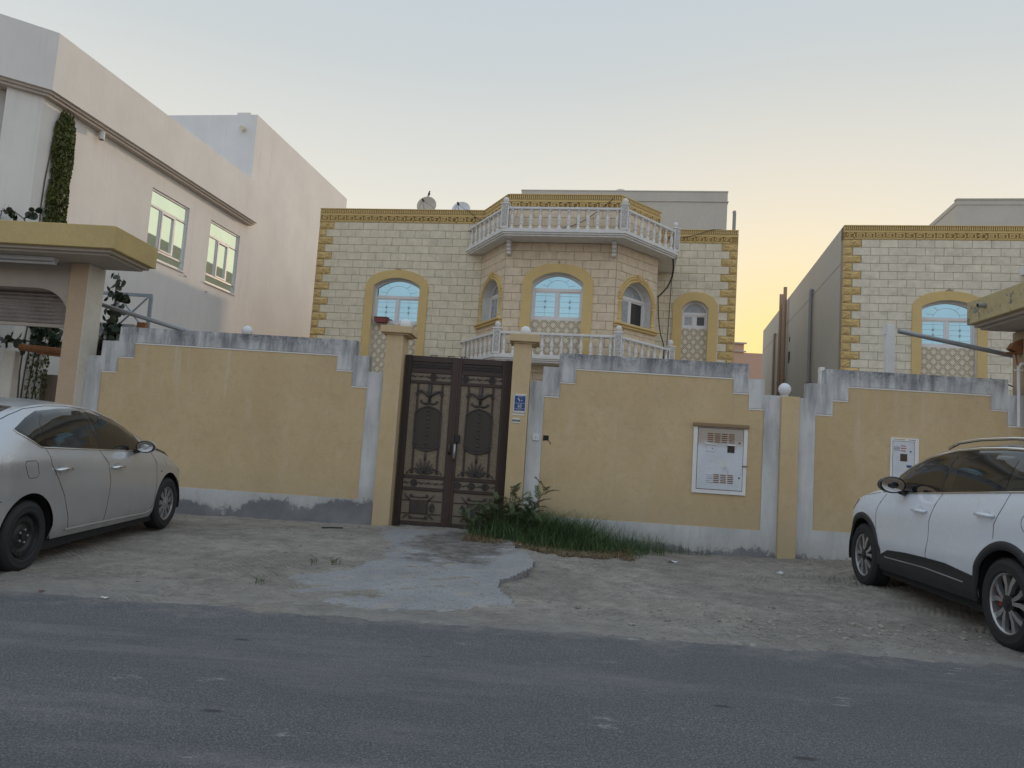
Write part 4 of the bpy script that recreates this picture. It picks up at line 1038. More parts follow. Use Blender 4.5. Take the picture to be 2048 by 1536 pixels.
# ---- the villa to the right, same style
vr2 = empty('villa', (7.087, 18.807, .105), R(-8.5), 'cream stone villa at the right with plain beige side wall and brown downpipes', 'house')
H2 = House(vr2); F2 = H2.face((0, 0), (4.6, 0)); op2 = Opening(2.415, .612, .825, 5.435, 5.36, 5.60, 5.82, 2.5)
wall_plate(H2, F2, 4.6, -.2, TOP - .005, op2); surround(H2, F2, op2, op2.zb)
t = M['cream']; t2 = stone('cream_stone_stained', (.72, .65, .51), .12, .2, (.20, .18, .155), .5); M['cream2'] = t2
H2.blocks(F2, 'cream2', ST, ZB, lambda k: .225 if k % 2 else .425, lambda k: 4.55, op2, .425, bw=.415)
H2.flush(300)
for k in range(24):
    z = ST - .1 - .2*k; w_ = .2 if k % 2 else .4
    if z > 2.4: inst(QM[(w_, k % 3)], 'quoin_stone', vr2, (w_/2 + .005, 0, z), (0, 0, 0), (1.06, 1, 1))
cornice(H2, F2, 4.6, TOP)
arched_window(H2, F2, op2, 4.47, 5.13, lattice_to=2.5)
b = MB(); b.box(0, .2515, -.3, 9, 15, TOP-.006); b.box(.0, .2513, 6.53, 8.9, 14.999, 6.5300001) if 0 else None
b.build('house_body', M['grey_villa'], vr2)
b = MB(); b.box(-.006, .26, 6.515, -.0005, 14.9, 6.535); b.build('wall_groove', M['pvc_grey'], vr2)
def dpipe(v, z0, z1, r_, m, off=.0):
    p = MB(); p.tube([(-.02 - r_ - off, v, z0), (-.02 - r_ - off, v, z1 - .05), (-.015 - r_*.4, v, z1)] if z1 < 7 else [(-.02 - r_ - off, v, z0), (-.02 - r_ - off, v, z1)], r_, 10)
    for z in (z0 + 1.2, (z0 + z1)/2 + .6): p.tube([(-.02 - r_ - off, v, z - .03), (-.02 - r_ - off, v, z + .03)], r_*1.25, 10)
    p.build('downpipe', M[m], vr2, smooth=40)
dpipe(3.70, 0, 6.68, .055, 'pvc_grey'); dpipe(8.30, 0, 7.82, .065, 'pvc_brown', .03); dpipe(8.75, 0, 7.66, .06, 'pvc_brown'); dpipe(9.35, 0, 7.80, .06, 'pvc_brown', .02); dpipe(9.75, 0, 6.5, .045, 'pvc_brown'); dpipe(11.0, 0, 6.62, .05, 'pvc_brown')
b = MB(); b.box(-.012, 7.62, 5.10, -.0005, 7.92, 5.42); b.box(-.012, 7.70, 5.78, -.0005, 7.84, 5.95); b.build('vent_opening', M['dark'], vr2)
b = MB(); b.box(-.03, 7.60, 5.06, -.013, 7.94, 5.099); b.build('vent_sill', M['lattice_brown'], vr2)
b = MB(); b.prism([(3.93, -.004), (5.2, -1.75), (6.2, -1.75), (6.2, -.004)], 6.25, 6.44, ax='z'); b.build('balcony_slab', M['white_conc'], vr2)
b = MB(); b.box(4.25, -.30, 6.95, 4.6, -.056, 7.05, .02); b.box(4.3, -.4, 6.9, 4.5, -.30, 6.95); b.build('wall_spotlight', M['pvc_grey'], vr2)

# ---- the white villa on the left
t = NT('white_villa_render'); P = t.xyz(); a = t.noise(.8, 5, .6); s_ = t.noise(3.0, 6, .7, t.co((1, 1, .10))); f = t.noise(30, 5, .7)
c = t.mix(t.mr(a, .32, .68), (.68, .655, .625), (.755, .73, .695)); c = t.mix(t.mr(s_, .55, .78, 0, .25), c, (.50, .46, .43)); c = t.mix(t.mr(t.noise(14, 4, .6, t.co((1, 1, .03))), .56, .76, 0, .22), c, (.50, .46, .42))
M['villa_white'] = t.done(c, .9, 0, t.bump(f, .25, .006, t.bump(t.noise(2, 3, .5), .12, .06)))
M['win_frame'] = simple('grey_aluminium', (.66, .64, .66), .4, .2, var=.05, bump=0)
M['moulding'] = simple('dusty_moulding', (.50, .44, .39), .85, var=.14)
lv = empty('villa', (-9.472, 13.132, 0), R(-6.3), 'white rendered villa at the left with deep parapet, green windows and taller rear block', 'house')
Q = .7071
def lpoly(off, v1): return [(-off, v1), (-off, off*.414), (-off*.414 - 4*Q - (off*.0), -4*Q - off + .0*off), (-9, -4*Q - off), (-9, v1)] if 0 else [(-off, v1), (-off, off*.4142), (-4*Q - off*.4142, -4*Q + off), (-9, -4*Q + off), (-9, v1)]
m = MB(); m.prism(lpoly(0, 7.92), 7.476, 8.585, ax='z'); m.build('parapet', M['villa_white'], lv)
m = MB(); m.prism(lpoly(.055, 7.88), 7.425, 7.4755, ax='z'); m.prism(lpoly(.10, 7.84), 7.375, 7.4245, ax='z'); m.build('cornice', M['moulding'], lv)
# walls with window openings on the +x side
WIN = [(3.50, 5.00, 5.31, 6.915), (5.985, 7.49, 5.29, 6.955)]
def side_plate(u, v0, v1, z0, z1, holes, name, th=.22):
    vs_ = sorted({v0, v1} | {h[0] for h in holes} | {h[1] for h in holes}); zs_ = sorted({z0, z1} | {h[2] for h in holes} | {h[3] for h in holes}); m = MB()
    for a, b in zip(vs_, vs_[1:]):
        col = [h for h in holes if h[0] <= a + 1e-6 and h[1] >= b - 1e-6]
        if not col: m.box(u - th, a, z0, u, b, z1)
        else: m.box(u - th, a, z0, u, b, col[0][2]); m.box(u - th, a, col[0][3], u, b, z1)
    return m.build(name, M['villa_white'], lv)
side_plate(-.25, .10, 7.775, 0, 7.3745, WIN, 'wall')
m = MB(); m.prism([(-.471, 7.5), (-.471, .2), (-4*Q - .1, -4*Q + .252), (-9, -4*Q + .252), (-9, 7.5)], 0, 7.374, ax='z'); m.build('house_body', M['villa_white'], lv)
m = MB(); m.prism([(-.2495, .10), (-.22, .80), (-.30, .80), (-.30, .35), (-.75, -.25), (-.62, -.32)], 0, 7.3742, ax='z')
m = MB(); m.prism([(-.215, .88), (-.215, .06), (-.62, -.345), (-.66, -.30), (-.2505, .11), (-.2505, .88)], 0, 7.3742, ax='z'); m.build('corner_pilaster', M['villa_white'], lv)
m = MB(); m.prism([(-.25, 7.7755), (-.25, 14.9), (-9, 14.9), (-9, 7.7755)], 0, 10.66, ax='z'); rb = m.build('rear_block', M['villa_white'], lv)
m = MB(); m.box(-.9, 7.8, 10.6605, -.5, 8.2, 10.74); m.build('roof_hatch', M['villa_white'], lv)
m = MB(); m.tube([(-.63, 7.78, 10.22), (-.63, 7.62, 10.20)], .07, 10); m.build('rain_spout', M['cream'], lv)
M['glass_room'] = M['glass_green']
for v0, v1, z0, z1 in WIN:
    fm = MB(); x0, x1 = 0, v1 - v0; zt = z0 + .74*(z1-z0); zb = z0 + .125*(z1-z0)
    wd = .05; Y0, Y1 = .03, .09
    for q in ((0, z0, wd, z1), (x1-wd, z0, x1, z1)): fm.box(q[0], Y0, q[1], q[2], Y1, q[3], .004)
    for z in (z0, z1 - wd, zt, zb): fm.box(wd + .0005, Y0 + .002, z, x1 - wd - .0005, Y1 - .002, z + wd, .004)
    xa, xb = .30*x1, .68*x1
    for x in (xa, xb): fm.box(x - .025, Y0 + .004, zb + wd + .0005, x + .025, Y1 - .004, zt - .0005, .004)
    for q in ((xa + .026, zb + wd, xa + .07, zt), (xb - .07, zb + wd, xb - .026, zt)): fm.box(q[0], Y0 - .012, q[1] + .001, q[2], Y1 - .02, q[3] - .001, .004)
    for z in (zb + wd + .001, zt - .045): fm.box(xa + .0705, Y0 - .012, z, xb - .0705, Y1 - .02, z + .043, .004)
    wo = fm.build('window', M['win_frame'], lv, (-.25, v0, 0), (0, 0, R(90)))
    for q in ((wd, z0 + wd, x1 - wd, zb), (wd, zt + wd, x1 - wd, z1 - wd), (wd, zb + wd, xa - .026, zt), (xa + .07, zb + wd + .045, xb - .07, zt - .046), (xb + .026, zb + wd, x1 - wd, zt)):
        MB().box(q[0], .058, q[1], q[2], .064, q[3]).build('pane', M['glass_green'], wo)
    MB().box(-.03, -.03, z0 - .035, x1 + .03, .03, z0 - .0005, .005).build('sill', M['villa_white'], wo)
for vv, uu in ((1.56, -.14), (-.9, -1.02)):
    sp = MB(); sp.lathe([(.052, 7.20), (.058, 7.205), (.058, 7.36), (.052, 7.3745)], 16); sp.lathe([(.044, 7.1985), (.044, 7.1995)], 16, mi=1)
    o = sp.build('spot_light', [M['sign_white'], M['dark']], lv, (uu, vv, 0), smooth=40)
mk = MB()
for v0, z in ((5.02, 5.22), (6.0, 5.05)): mk.tube([(-.23, v0, z), (-.20, v0 + .06, z - .01), (-.235, v0 + .1, z - .015)], .008, 5)
mk.build('cable_clip', M['dark'], lv)

# ---- far houses
# stair block standing on the roof of the cream villa
b = MB(); b.box(4.615, 4.0, 6.9505, 11.10 if 0 else 10.745, 6.3, 9.42); b.build('roof_block', M['grey_villa'], vr)
b = MB(); b.box(4.585, 3.97, 9.12, 10.775, 6.33, 9.15, .008); b.box(4.60, 3.985, 9.4205, 10.76, 6.315, 9.46, .01); b.build('roof_block_cornice', M['grey_villa'], vr)
for u_, r_, nm in ((7.60, .30, 0), (9.25, .18, 1)):
    m = MB(); m.lathe([(.02, .10), (r_*.55, .07), (r_*.85, .02), (r_, -.05), (r_*.98, -.06), (r_*.5, .04), (.02, .08)], 24, Matrix.Rotation(R(100), 4, 'X'))
    ca, sa = math.cos(HA), math.sin(HA)
    o = m.build('satellite_dish', M['grey_villa'], None, (U0[0] + u_*ca - 4.5*sa, U0[1] + u_*sa + 4.5*ca, 9.38 if nm == 0 else 9.42), (0, 0, HA), smooth=True)
    tag(o, ('larger', 'smaller')[nm] + ' rounded grey dish rising over the plain roof block', 'dish', 'rounded dishes on the roof block')
pv = empty('villa', (11.4, 50, 0), R(-4), 'distant pink house with stepped cornice in the gap between the villas', 'house')
b = MB(); b.box(-2, 0, 0, 9, 8, 9.05); b.build('wall', M['pink_villa'], pv)
b = MB(); b.box(-1.9, .02, 9.0505, 1.2, 5, 9.66); b.build('stair_tower', M['pink_villa'], pv)
b = MB(); b.box(-2, -.10, 9.08, 1.34, .015, 9.17, .02); b.box(-2, -.12, 9.62, 1.36, .016, 9.72, .02); b.build('cornice', M['moulding'], pv)
rv = empty('villa', (15.62, 29.9, 0), R(-8.5), 'pale flat roofed house behind the right villa', 'house')
b = MB(); b.box(0, 0, 0, 9, 12, 12.5); b.build('wall', M['grey_villa'], rv); b = MB(); b.box(-.03, -.03, 12.30, 9.03, 12.03, 12.33, .005); b.box(-.04, -.04, 12.5005, 9.04, .2, 12.56, .01); b.build('cornice', M['grey_villa'], rv)
b = MB(); b.box(1.2, -.12, 10.55, 3.2, -.0005, 10.64, .01); b.build('window_canopy', M['rust'], rv); b = MB(); b.box(-.03, .9, 11.2, -.0005, 1.3, 11.65); b.build('vent', M['pvc_grey'], rv)

# ---- roof gear of the cream villa
def dish(label, px, z, r_, m, tilt):
    ca, sa = math.cos(HA), math.sin(HA); uu, vv = px; o = empty('satellite_dish', (U0[0] + uu*ca - vv*sa, U0[1] + uu*sa + vv*ca, z), HA, label, 'dish', 'satellite dishes on the cream villa roof')
    Mx = Matrix.Rotation(R(tilt), 4, 'X')
    d = MB(); d.lathe([(.01, -.07), (r_*.5, -.05), (r_*.85, -.015), (r_, .012), (r_*1.02, .012), (r_*1.02, 0), (r_*.85, -.028), (r_*.5, -.062), (.01, -.085)], 28, Mx); d.build('reflector', M[m], o, smooth=40)
    a = MB(); a.tube([Mx @ Vector((0, -r_*.95, .01)), Mx @ Vector((0, -r_*.55, .30)), Mx @ Vector((0, -r_*.2, .34))], .012, 6)
    for s_ in (-1, 1): a.tube([Mx @ Vector((s_*r_*.8, -r_*.3, .0)), Mx @ Vector((s_*.02, -r_*.2, .33))], .007, 5)
    a.build('feed_arm', M['galv'], o); q = MB(); q.tube([Mx @ Vector((0, -r_*.2, .30)), Mx @ Vector((0, -r_*.2, .40))], .03, 8); q.build('feed_horn', M['ink'], o)
    p = MB(); p.tube([(0, .1, -.05), (0, .13, -.4), (0, .13, 7.0 - z - .04)], .025, 8); p.build('mast', M['galv'], o); return o
dish('plain grey satellite dish with a bird above it on the villa roof', (2.545, 1.0), 7.897, .265, 'grey_villa', 78)
dish('pale blue grey satellite dish nearer the balcony on the villa roof', (3.508, 1.0), 7.785, .25, 'globe', 74)
ca, sa = math.cos(HA), math.sin(HA)
bd_ = MB(); bd_.sphere((0, 0, .05), .034, 10, 7, sc=(.8, 1.1, 1.5)); bd_.sphere((.0, -.012, .115), .021, 8, 6); bd_.tube([(0, -.03, .115), (0, -.048, .112)], [.006, .001], 5); bd_.tube([(0, .02, .02), (0, .06, -.035)], [.016, .010], 5); bd_.tube([(.01, 0, .01), (.01, 0, -.035)], .003, 4); bd_.tube([(-.01, 0, .01), (-.01, 0, -.035)], .003, 4)
o = bd_.build('bird', M['ink'], None, (U0[0] + 2.575*ca - 1.05*sa, U0[1] + 2.575*sa + 1.05*ca, 8.19), (0, 0, R(60)), smooth=True); tag(o, 'small dark bird perched on the satellite dish', 'bird')
pl = MB(); pl.prism([(-.16, .0), (.13, .0), (.165, .115), (-.175, .115)], -.09, .09); pl.box(-.185, -.10, .1155, .175, .10, .135, .004)
M['red_plastic'] = simple('red_plastic', (.20, .035, .028), .5, var=.2)
o = pl.build('planter_box', M['red_plastic'], None, (U0[0] + 1.90*ca - .02*sa, U0[1] + 1.90*sa + .02*ca - .04, 4.475), (0, 0, HA)); tag(o, 'dark red plastic planter box on the left window ledge', 'planter')
def cable(label, pts, r_=.012):
    P_ = []
    for u_, v_, z in pts: P_.append((U0[0] + u_*ca - v_*sa, U0[1] + u_*sa + v_*ca, z))
    sm = []
    for i in range(len(P_)-1):
        p0, p1, p2, p3 = [Vector(P_[max(0, min(len(P_)-1, i+d))]) for d in (-1, 0, 1, 2)]
        for k in range(6):
            t_ = k/6; sm.append(.5*((2*p1) + (p2-p0)*t_ + (2*p0-5*p1+4*p2-p3)*t_*t_ + (3*p1-p0-3*p2+p3)*t_**3))
    sm.append(Vector(P_[-1])); o = MB().tube(sm, r_, 6).build('cable', M['ink'], smooth=True); tag(o, label, 'cable', 'loose cables on the cream villa'); return o
cable('thick black cable sagging from the balcony end to the bay corner', [(9.10, -.05, 6.30), (9.12, .2, 6.0), (9.02, .3, 5.7), (8.85, .15, 5.45), (8.78, .05, 5.36)], .020)
cable('black cable running down beside the bay window to the lower balcony', [(8.79, .04, 5.36), (8.82, .05, 4.9), (8.88, .06, 4.5), (8.98, .05, 4.15), (8.98, .0, 3.7)], .014)
cable('thin cable hanging straight between the bay and the right arch', [(9.14, 1.25, 6.3), (9.12, 1.27, 5.4), (9.10, 1.27, 4.6), (9.07, 1.27, 3.8)], .009)
cable('thin cable draped across the frieze at the right roof corner', [(8.95, 1.28, 7.18), (9.3, 1.26, 7.20), (9.75, 1.25, 7.30), (10.1, 1.26, 7.43), (10.4, 1.35, 7.46)], .008)
cable('thin cable crossing behind the upper balusters', [(6.1, -1.26, 6.5), (6.9, -1.27, 6.75), (7.5, -1.27, 7.2), (7.72, -1.2, 7.46)], .008)
cable('thin cable dropping over the frieze beside the pale dish', [(3.75, .5, 7.46), (3.92, -.06, 7.44), (4.1, -.08, 7.30), (4.3, -.06, 7.16)], .007)

# ------------------------------------------------------------------ neighbours' gate canopies and small things along the wall
M['canopy'] = simple('canopy_ochre', (.50, .38, .165), .82, var=.14, vs=2.5)
M['soffit'] = simple('canopy_soffit', (.42, .36, .30), .88, var=.12)
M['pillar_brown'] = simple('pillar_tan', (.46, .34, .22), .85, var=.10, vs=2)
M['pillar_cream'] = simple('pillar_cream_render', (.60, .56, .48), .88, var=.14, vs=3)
cnp = empty('gate_canopy', (-8.6, 11.2, 0), 0, 'ochre concrete gate canopy on a tan pillar at the far left', 'canopy')
def lx(m, x=-8.6, y=11.2): m.v = [(a-x, b-y, c) for a, b, c in m.v]; return m
m = MB(); m.box(-13, 10.5, 3.90, -6.375, 11.72, 4.235, .008); lx(m).build('fascia', M['canopy'], cnp)
m = MB(); m.box(-12.9, 10.57, 3.855, -6.45, 11.66, 3.8995); m.box(-12.8, 10.63, 3.82, -6.52, 11.60, 3.8545); lx(m).build('soffit', M['soffit'], cnp)
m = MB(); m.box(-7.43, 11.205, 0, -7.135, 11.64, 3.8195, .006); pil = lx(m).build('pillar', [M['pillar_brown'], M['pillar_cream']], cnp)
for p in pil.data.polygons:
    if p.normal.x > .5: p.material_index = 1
arc = [(-13, 3.8195), (-7.4305, 3.8195), (-7.4305, 2.9)] + [(-7.4305 - .10 - .46*math.sin(k/8*math.pi/2), 3.0 + .41*(1 - math.cos(k/8*math.pi/2))**.6 if 0 else 2.99 + .42*math.sin(k/8*math.pi/2)) for k in range(9)]
arc = [(-13, 3.8195), (-7.4305, 3.8195), (-7.4305, 2.95)] + [(-7.44 - .52*(1 - math.cos(k/10*math.pi/2)), 2.95 + .46*math.sin(k/10*math.pi/2)) for k in range(11)] + [(-13, 3.41)]
m = MB().prism(arc, 11.28, 11.50); lx(m).build('arch_beam', M['pillar_cream'] if 0 else M['soffit'], cnp)
M['shutter'] = simple('shutter_slat_paint', (.30, .26, .235), .5, .3, var=.25, vs=3)
for k in range(9):
    z = 3.46 - k*.062; m = MB(); m.prism([(11.60, z), (11.585, z-.012), (11.575, z-.031), (11.585, z-.050), (11.60, z-.060)], -13, -7.44, ax='x'); lx(m).build('shutter_slat', M['shutter'], cnp)
m = MB(); m.box(-13, 11.575, 2.845, -7.44, 11.615, 2.90, .008); lx(m).build('shutter_bottom_bar', M['soffit'], cnp)
m = MB(); m.box(-13, 11.62, 3.3, -7.44, 12.0, 3.85); lx(m).build('shutter_box', M['soffit'], cnp)
m = MB(); m.box(-9.6, 10.86, 3.755, -7.48, 10.98, 3.8195, .01); m.tube([(-9.6, 10.92, 3.725), (-7.49, 10.92, 3.725)], .020, 8); m.box(-7.51, 10.89, 3.705, -7.485, 10.95, 3.754); lx(m).build('tube_light', M['lampbase'], cnp)
# things in the side yard behind the shutter
t = NT('streaky_wall'); a = t.noise(7, 5, .7, t.co((1, 1, .08))); M['streaky'] = t.done(t.mix(t.mr(a, .32, .68), (.16, .115, .085), (.30, .24, .19)), .85, 0, t.bump(a, .15, .01))
m = MB().box(-12, 14.0, 0, -8.3, 14.2, 2.27); o = m.build('yard_wall', M['streaky']); tag(o, 'low brown streaky wall in the yard behind the left canopy', 'wall')
m = MB().box(-10.0, 15.2, 0, -8.6, 15.4, 3.5); o = m.build('yard_wall', M['pvc_grey']); tag(o, 'plain grey wall deeper in the yard behind the left canopy', 'wall')
m = MB(); m.tube([(-9.0, 12.5, 2.60), (-7.7, 12.5, 2.54)], .06, 8); m.tube([(-8.7, 12.49, 2.52), (-7.7, 12.49, 2.45)], .02, 6); o = m.build('rusty_pole', M['rust'], smooth=40); tag(o, 'rusty horizontal pole under the leaves behind the left canopy', 'pole')
m = MB(); m.box(-9.25, 12.44, 0, -9.04, 12.58, 2.53, .01); o = m.build('yard_post', M['pillar_cream']); tag(o, 'pale post in the yard at the far left edge', 'post')
t = empty('braced_rack', (-7.4, 13.0, 0), 0, 'pale blue steel rack with crossed braces beside the white villa', 'rack')
M['blue_steel'] = simple('pale_blue_steel', (.36, .40, .44), .5, .3, var=.1)
for q in ((-8.2, 3.68, -7.08, 3.735), (-8.2, 3.02, -7.08, 3.07)): MB().box(q[0]+7.4, -.02, q[1], q[2]+7.4, .02, q[3]).build('rail', M['blue_steel'], t)
for x in (-7.10, -7.70): MB().box(x-.03+7.4, -.018, 0, x+.03+7.4, .018, 3.6795).build('upright', M['blue_steel'], t)
for a, b in (((-7.67, 3.67), (-7.13, 3.08)), ((-7.67, 3.08), (-7.13, 3.67))): MB().tube([(a[0]+7.4, -.03 if a[1] > 3.3 else -.045, a[1]), (b[0]+7.4, -.03 if a[1] > 3.3 else -.045, b[1])], .017, 6).build('brace', M['blue_steel'], t)
def gpole(label, a, b, r_):
    o = MB(); o.tube([a, b], r_, 12); d = (Vector(b) - Vector(a)).normalized()
    o.tube([Vector(a) - d*.004, Vector(a) + d*.06], r_*1.06, 12); o = o.build('steel_pole', M['galv'], smooth=40); tag(o, label, 'pole', 'slanting grey tubes behind the street wall')
gpole('slanting grey tube running from the left canopy pillar down behind the wall', (-7.6, 12.0, 3.385), (-5.55, 12.0, 2.885), .036)
gpole('slanting grey tube in front of the right villa window', (5.308, 11.8, 3.593), (7.3, 11.8, 3.265), .036)
m = MB(); m.box(5.415, 12.45, 0, 5.55, 12.55, 3.82, .006); m.box(5.405, 12.44, 3.66, 5.41, 12.56, 3.83); m.box(5.413, 12.448, 3.63, 5.552, 12.552, 3.636); o = m.build('white_post', M['strip']); tag(o, 'square white post behind the wall left of the right villa window', 'post')
m = MB(); m.box(4.372, 12.45, 0, 4.448, 12.55, 3.06, .004); m.box(4.366, 12.44, 2.985, 4.454, 12.56, 3.0); m.box(4.448, 12.47, 3.0, 4.50, 12.53, 3.03); o = m.build('white_post', M['strip']); tag(o, 'short slim white post above the stepped wall by the globe', 'post')
m = MB().box(-7.25, 12.9, 2.9, -7.09, 12.98, 3.21, .005); o = m.build('brown_block', M['rust']); tag(o, 'small brown block on the wall below the blue frame', 'block')
m = MB().box(-7.08, 11.66, 2.38, -6.96, 11.75, 2.545, .005); o = m.build('red_brick', M['rust']); tag(o, 'red brick between the canopy pillar and wall step', 'brick')

cn2 = empty('gate_canopy', (9, 11.2, 0), 0, 'peeling ochre gate canopy with a drain stub at the far right', 'canopy')
t = NT('peeling_ochre'); n_ = t.noise(4.5, 7, .75); n2 = t.noise(11, 6, .7); P = t.xyz()
c = t.mix(t.mr(n2, .35, .65), (.44, .35, .18), (.53, .43, .235)); c = t.mix(t.mr(n_, .575, .60, 0, .9), c, (.15, .145, .14)); c = t.mix(t.mr(n_, .655, .67, 0, 1), c, (.42, .40, .36))
M['peel'] = t.done(c, .88, 0, t.bump(t.mr(n_, .575, .60), -.4, .01))
m = MB(); m.box(6.285, 9.9, 3.725, 13, 11.72, 4.075, .008); lx(m, 9).build('fascia', M['peel'], cn2)
m = MB(); m.box(6.36, 9.97, 3.68, 12.9, 11.66, 3.7245); m.box(6.43, 10.04, 3.64, 12.8, 11.62, 3.6795); lx(m, 9).build('soffit', M['soffit'], cn2)
m = MB(); m.tube([(6.29, 11.22, 3.93), (6.17, 11.22, 3.925)], .035, 10); m.tube([(6.175, 11.22, 3.925), (6.165, 11.22, 3.925)], .027, 10, mi=1); lx(m, 9).build('drain_stub', [M['pvc_grey'], M['dark']], cn2)
m = MB(); m.box(6.95, 11.30, 0, 7.30, 11.70, 3.6395, .006); lx(m, 9).build('pillar', M['pillar_brown'], cn2)
fl = empty('flood_light', (6.93, 11.5, 3.26), 0, 'rusty brown flood light bracketed on a white pipe at the right edge', 'lamp')
m = MB(); m.prism([(-.16, .10), (-.10, .19), (.02, .25), (.05, .10), (-.02, .02)], -.06, .06); m.build('housing', M['rust'], fl)
m = MB(); m.box(-.20, -.05, .025, -.03, .05, .045); m.tube([(-.05, 0, .03), (-.03, 0, -.12), (.0, 0, -.14)], .012, 6); m.build('bracket', M['rust'], fl)
m = MB(); m.tube([(6.86, 11.4, 2.2), (6.86, 11.4, 3.08), (6.90, 11.4, 3.13), (6.96, 11.4, 3.13)], .022, 8); m.tube([(6.80, 11.4, 3.03), (6.92, 11.4, 3.03)], .014, 6); o = m.build('white_pipe', M['strip'], smooth=40); tag(o, 'thin white pipe rising beside the right canopy pillar', 'pipe')
m = MB(); m.tube([(6.62, 11.7, 2.93), (6.84, 11.5, 2.80)], .009, 5); o = m.build('thin_wire', M['ink']); tag(o, 'thin dark wire slanting near the right canopy pillar', 'wire')

# across the street, behind the camera: seen mirrored in the panes and the cars
ov = empty('villa', (0, -19, 0), 0, 'beige villa across the street facing the gate', 'house')
m = MB(); m.box(-13, -10, 0, -2, 0, 6.2); m.box(1.5, -10, 0, 15, -.5, 5.8); m.build('wall', M['grey_villa'], ov)
m = MB()
for x in (-11, -7.5, -4.2, 3.5, 7.5, 11.5): m.box(x, -.02 if x < 0 else -.52, 3.6, x + 1.4, .03 if x < 0 else -.47, 5.2)
m.build('window', M['glass_dark'], ov)
m = MB().box(-30, -13.2, 0, 30, -13.0, 2.7); o = m.build('street_wall', M['pillar']); tag(o, 'long yellow wall on the opposite side of the street', 'wall')

# ------------------------------------------------------------------ plants
def leafm(name, col, rough=.55, tr=.15, var=.35):
    t = NT(name); r_ = t.noise(3.0, 4, .6); g = t.n('ShaderNodeNewGeometry').outputs['Random Per Island']
    c = t.mix(t.mr(r_, .3, .7), sc3(col, 1-var), sc3(col, 1+var)); c = t.mix(t.mr(g, 0, 1, 0, .55), c, sc3((col[0]*1.5, col[1]*1.1, col[2]*.8), .8))
    return t.done(c, rough, 0, None, Subsurface_Weight=0.0)
M['leaf_dark'] = leafm('dark_round_leaf', (.022, .042, .020), .4)
M['leaf_ivy'] = leafm('ivy_leaf', (.075, .095, .022), .55, var=.5)
M['leaf_shrub'] = leafm('shrub_leaf', (.075, .125, .045), .6)
M['grass'] = leafm('green_grass', (.070, .125, .045), .65)
M['grass_dry'] = leafm('dry_grass', (.20, .155, .085), .8)
M['bark'] = simple('bark', (.11, .085, .06), .9, var=.3, vs=12, bump=.5)
def round_leaf(sz):
    mb = MB(); n = 10; pts = []
    for k in range(n):
        a = 2*math.pi*k/n; r_ = sz*(1 + .08*math.cos(a)); pts.append((r_*math.sin(a)*.88, r_*math.cos(a) + sz*.95, .10*sz*math.cos(2*a)))
    mb.add([(0, sz*.95, -.06*sz)] + pts, [(0, 1 + k, 1 + (k+1) % n) for k in range(n)]); mb.tube([(0, -sz*.5, 0), (0, sz*.1, 0)], sz*.035, 4); return mb.mesh('leaf', M['leaf_dark'], smooth=True)
LF = [round_leaf(s_) for s_ in (.062, .075, .052)]
tr = empty('round_leaf_tree', (-8.1, 12.9, .1), 0, 'dark round leaved tree growing behind the left canopy pillar', 'tree')
tb = MB(); TB = Vector((-8.1, 12.9, .1))
def limb(pts, r0, r1):
    n = len(pts); tb.tube([Vector(p) - TB for p in pts], [lerp(r0, r1, i/(n-1)) for i in range(n)], 6); return [Vector(p) for p in pts]
LIMBS = [(limb([(-8.1, 12.9, .1), (-8.0, 12.9, 1.2), (-7.9, 12.8, 2.2), (-7.72, 12.65, 2.8), (-7.55, 12.6, 3.2), (-7.48, 12.6, 3.55)], .05, .010), 52, .13, .45),
         (limb([(-7.9, 12.8, 2.2), (-7.65, 12.65, 2.6), (-7.42, 12.6, 2.78)], .03, .008), 40, .11, .3), (limb([(-7.6, 12.62, 3.0), (-7.45, 12.6, 3.1), (-7.36, 12.6, 3.0)], .02, .006), 26, .09, .2),
         (limb([(-7.5, 12.6, 3.4), (-7.52, 12.6, 3.8), (-7.50, 12.6, 4.0)], .014, .005), 12, .07, .3), (limb([(-7.5, 12.6, 3.5), (-7.40, 12.6, 3.62), (-7.30, 12.6, 3.60)], .014, .005), 11, .05, .3),
         (limb([(-8.05, 12.9, 1.9), (-8.4, 12.8, 2.6), (-8.7, 12.8, 2.95), (-9.0, 12.8, 3.05)], .03, .008), 48, .14, .35), (limb([(-8.2, 12.85, 2.3), (-8.4, 12.8, 2.75), (-8.5, 12.8, 3.05)], .02, .006), 26, .15, .3),
         (limb([(-8.4, 12.8, 2.6), (-9.1, 12.75, 2.75), (-9.5, 12.75, 2.75)], .02, .006), 30, .11, .3),
         (limb([(-8.7, 12.85, 3.0), (-9.1, 12.85, 4.2), (-9.45, 12.8, 4.92), (-9.7, 12.8, 5.08), (-10.1, 12.8, 5.0)], .02, .005), 20, .06, .66), (limb([(-9.45, 12.8, 4.92), (-9.25, 12.8, 5.10), (-9.08, 12.8, 5.13)], .012, .005), 12, .05, .2)]
tb.build('trunk', M['bark'], tr, smooth=True)
r2 = random.Random(5)
def put_leaf(p, k=1.0):
    inst(LF[r2.randrange(3)], 'leaf', tr, p - TB, (r2.uniform(-1.9, -.6), r2.uniform(-.7, .7), r2.uniform(0, 6.28)), (k, k, k))
for lb_, n, sp_, f0 in LIMBS:
    for k in range(n):
        f = f0 + (1-f0)*k/(n-1); j = f*(len(lb_)-1); a = int(min(j, len(lb_)-2)); p = lb_[a].lerp(lb_[a+1], j-a)
        put_leaf(p + Vector((r2.gauss(0, sp_*.7), r2.gauss(0, sp_*.7), r2.gauss(0, sp_*.7))), r2.uniform(.8, 1.25))
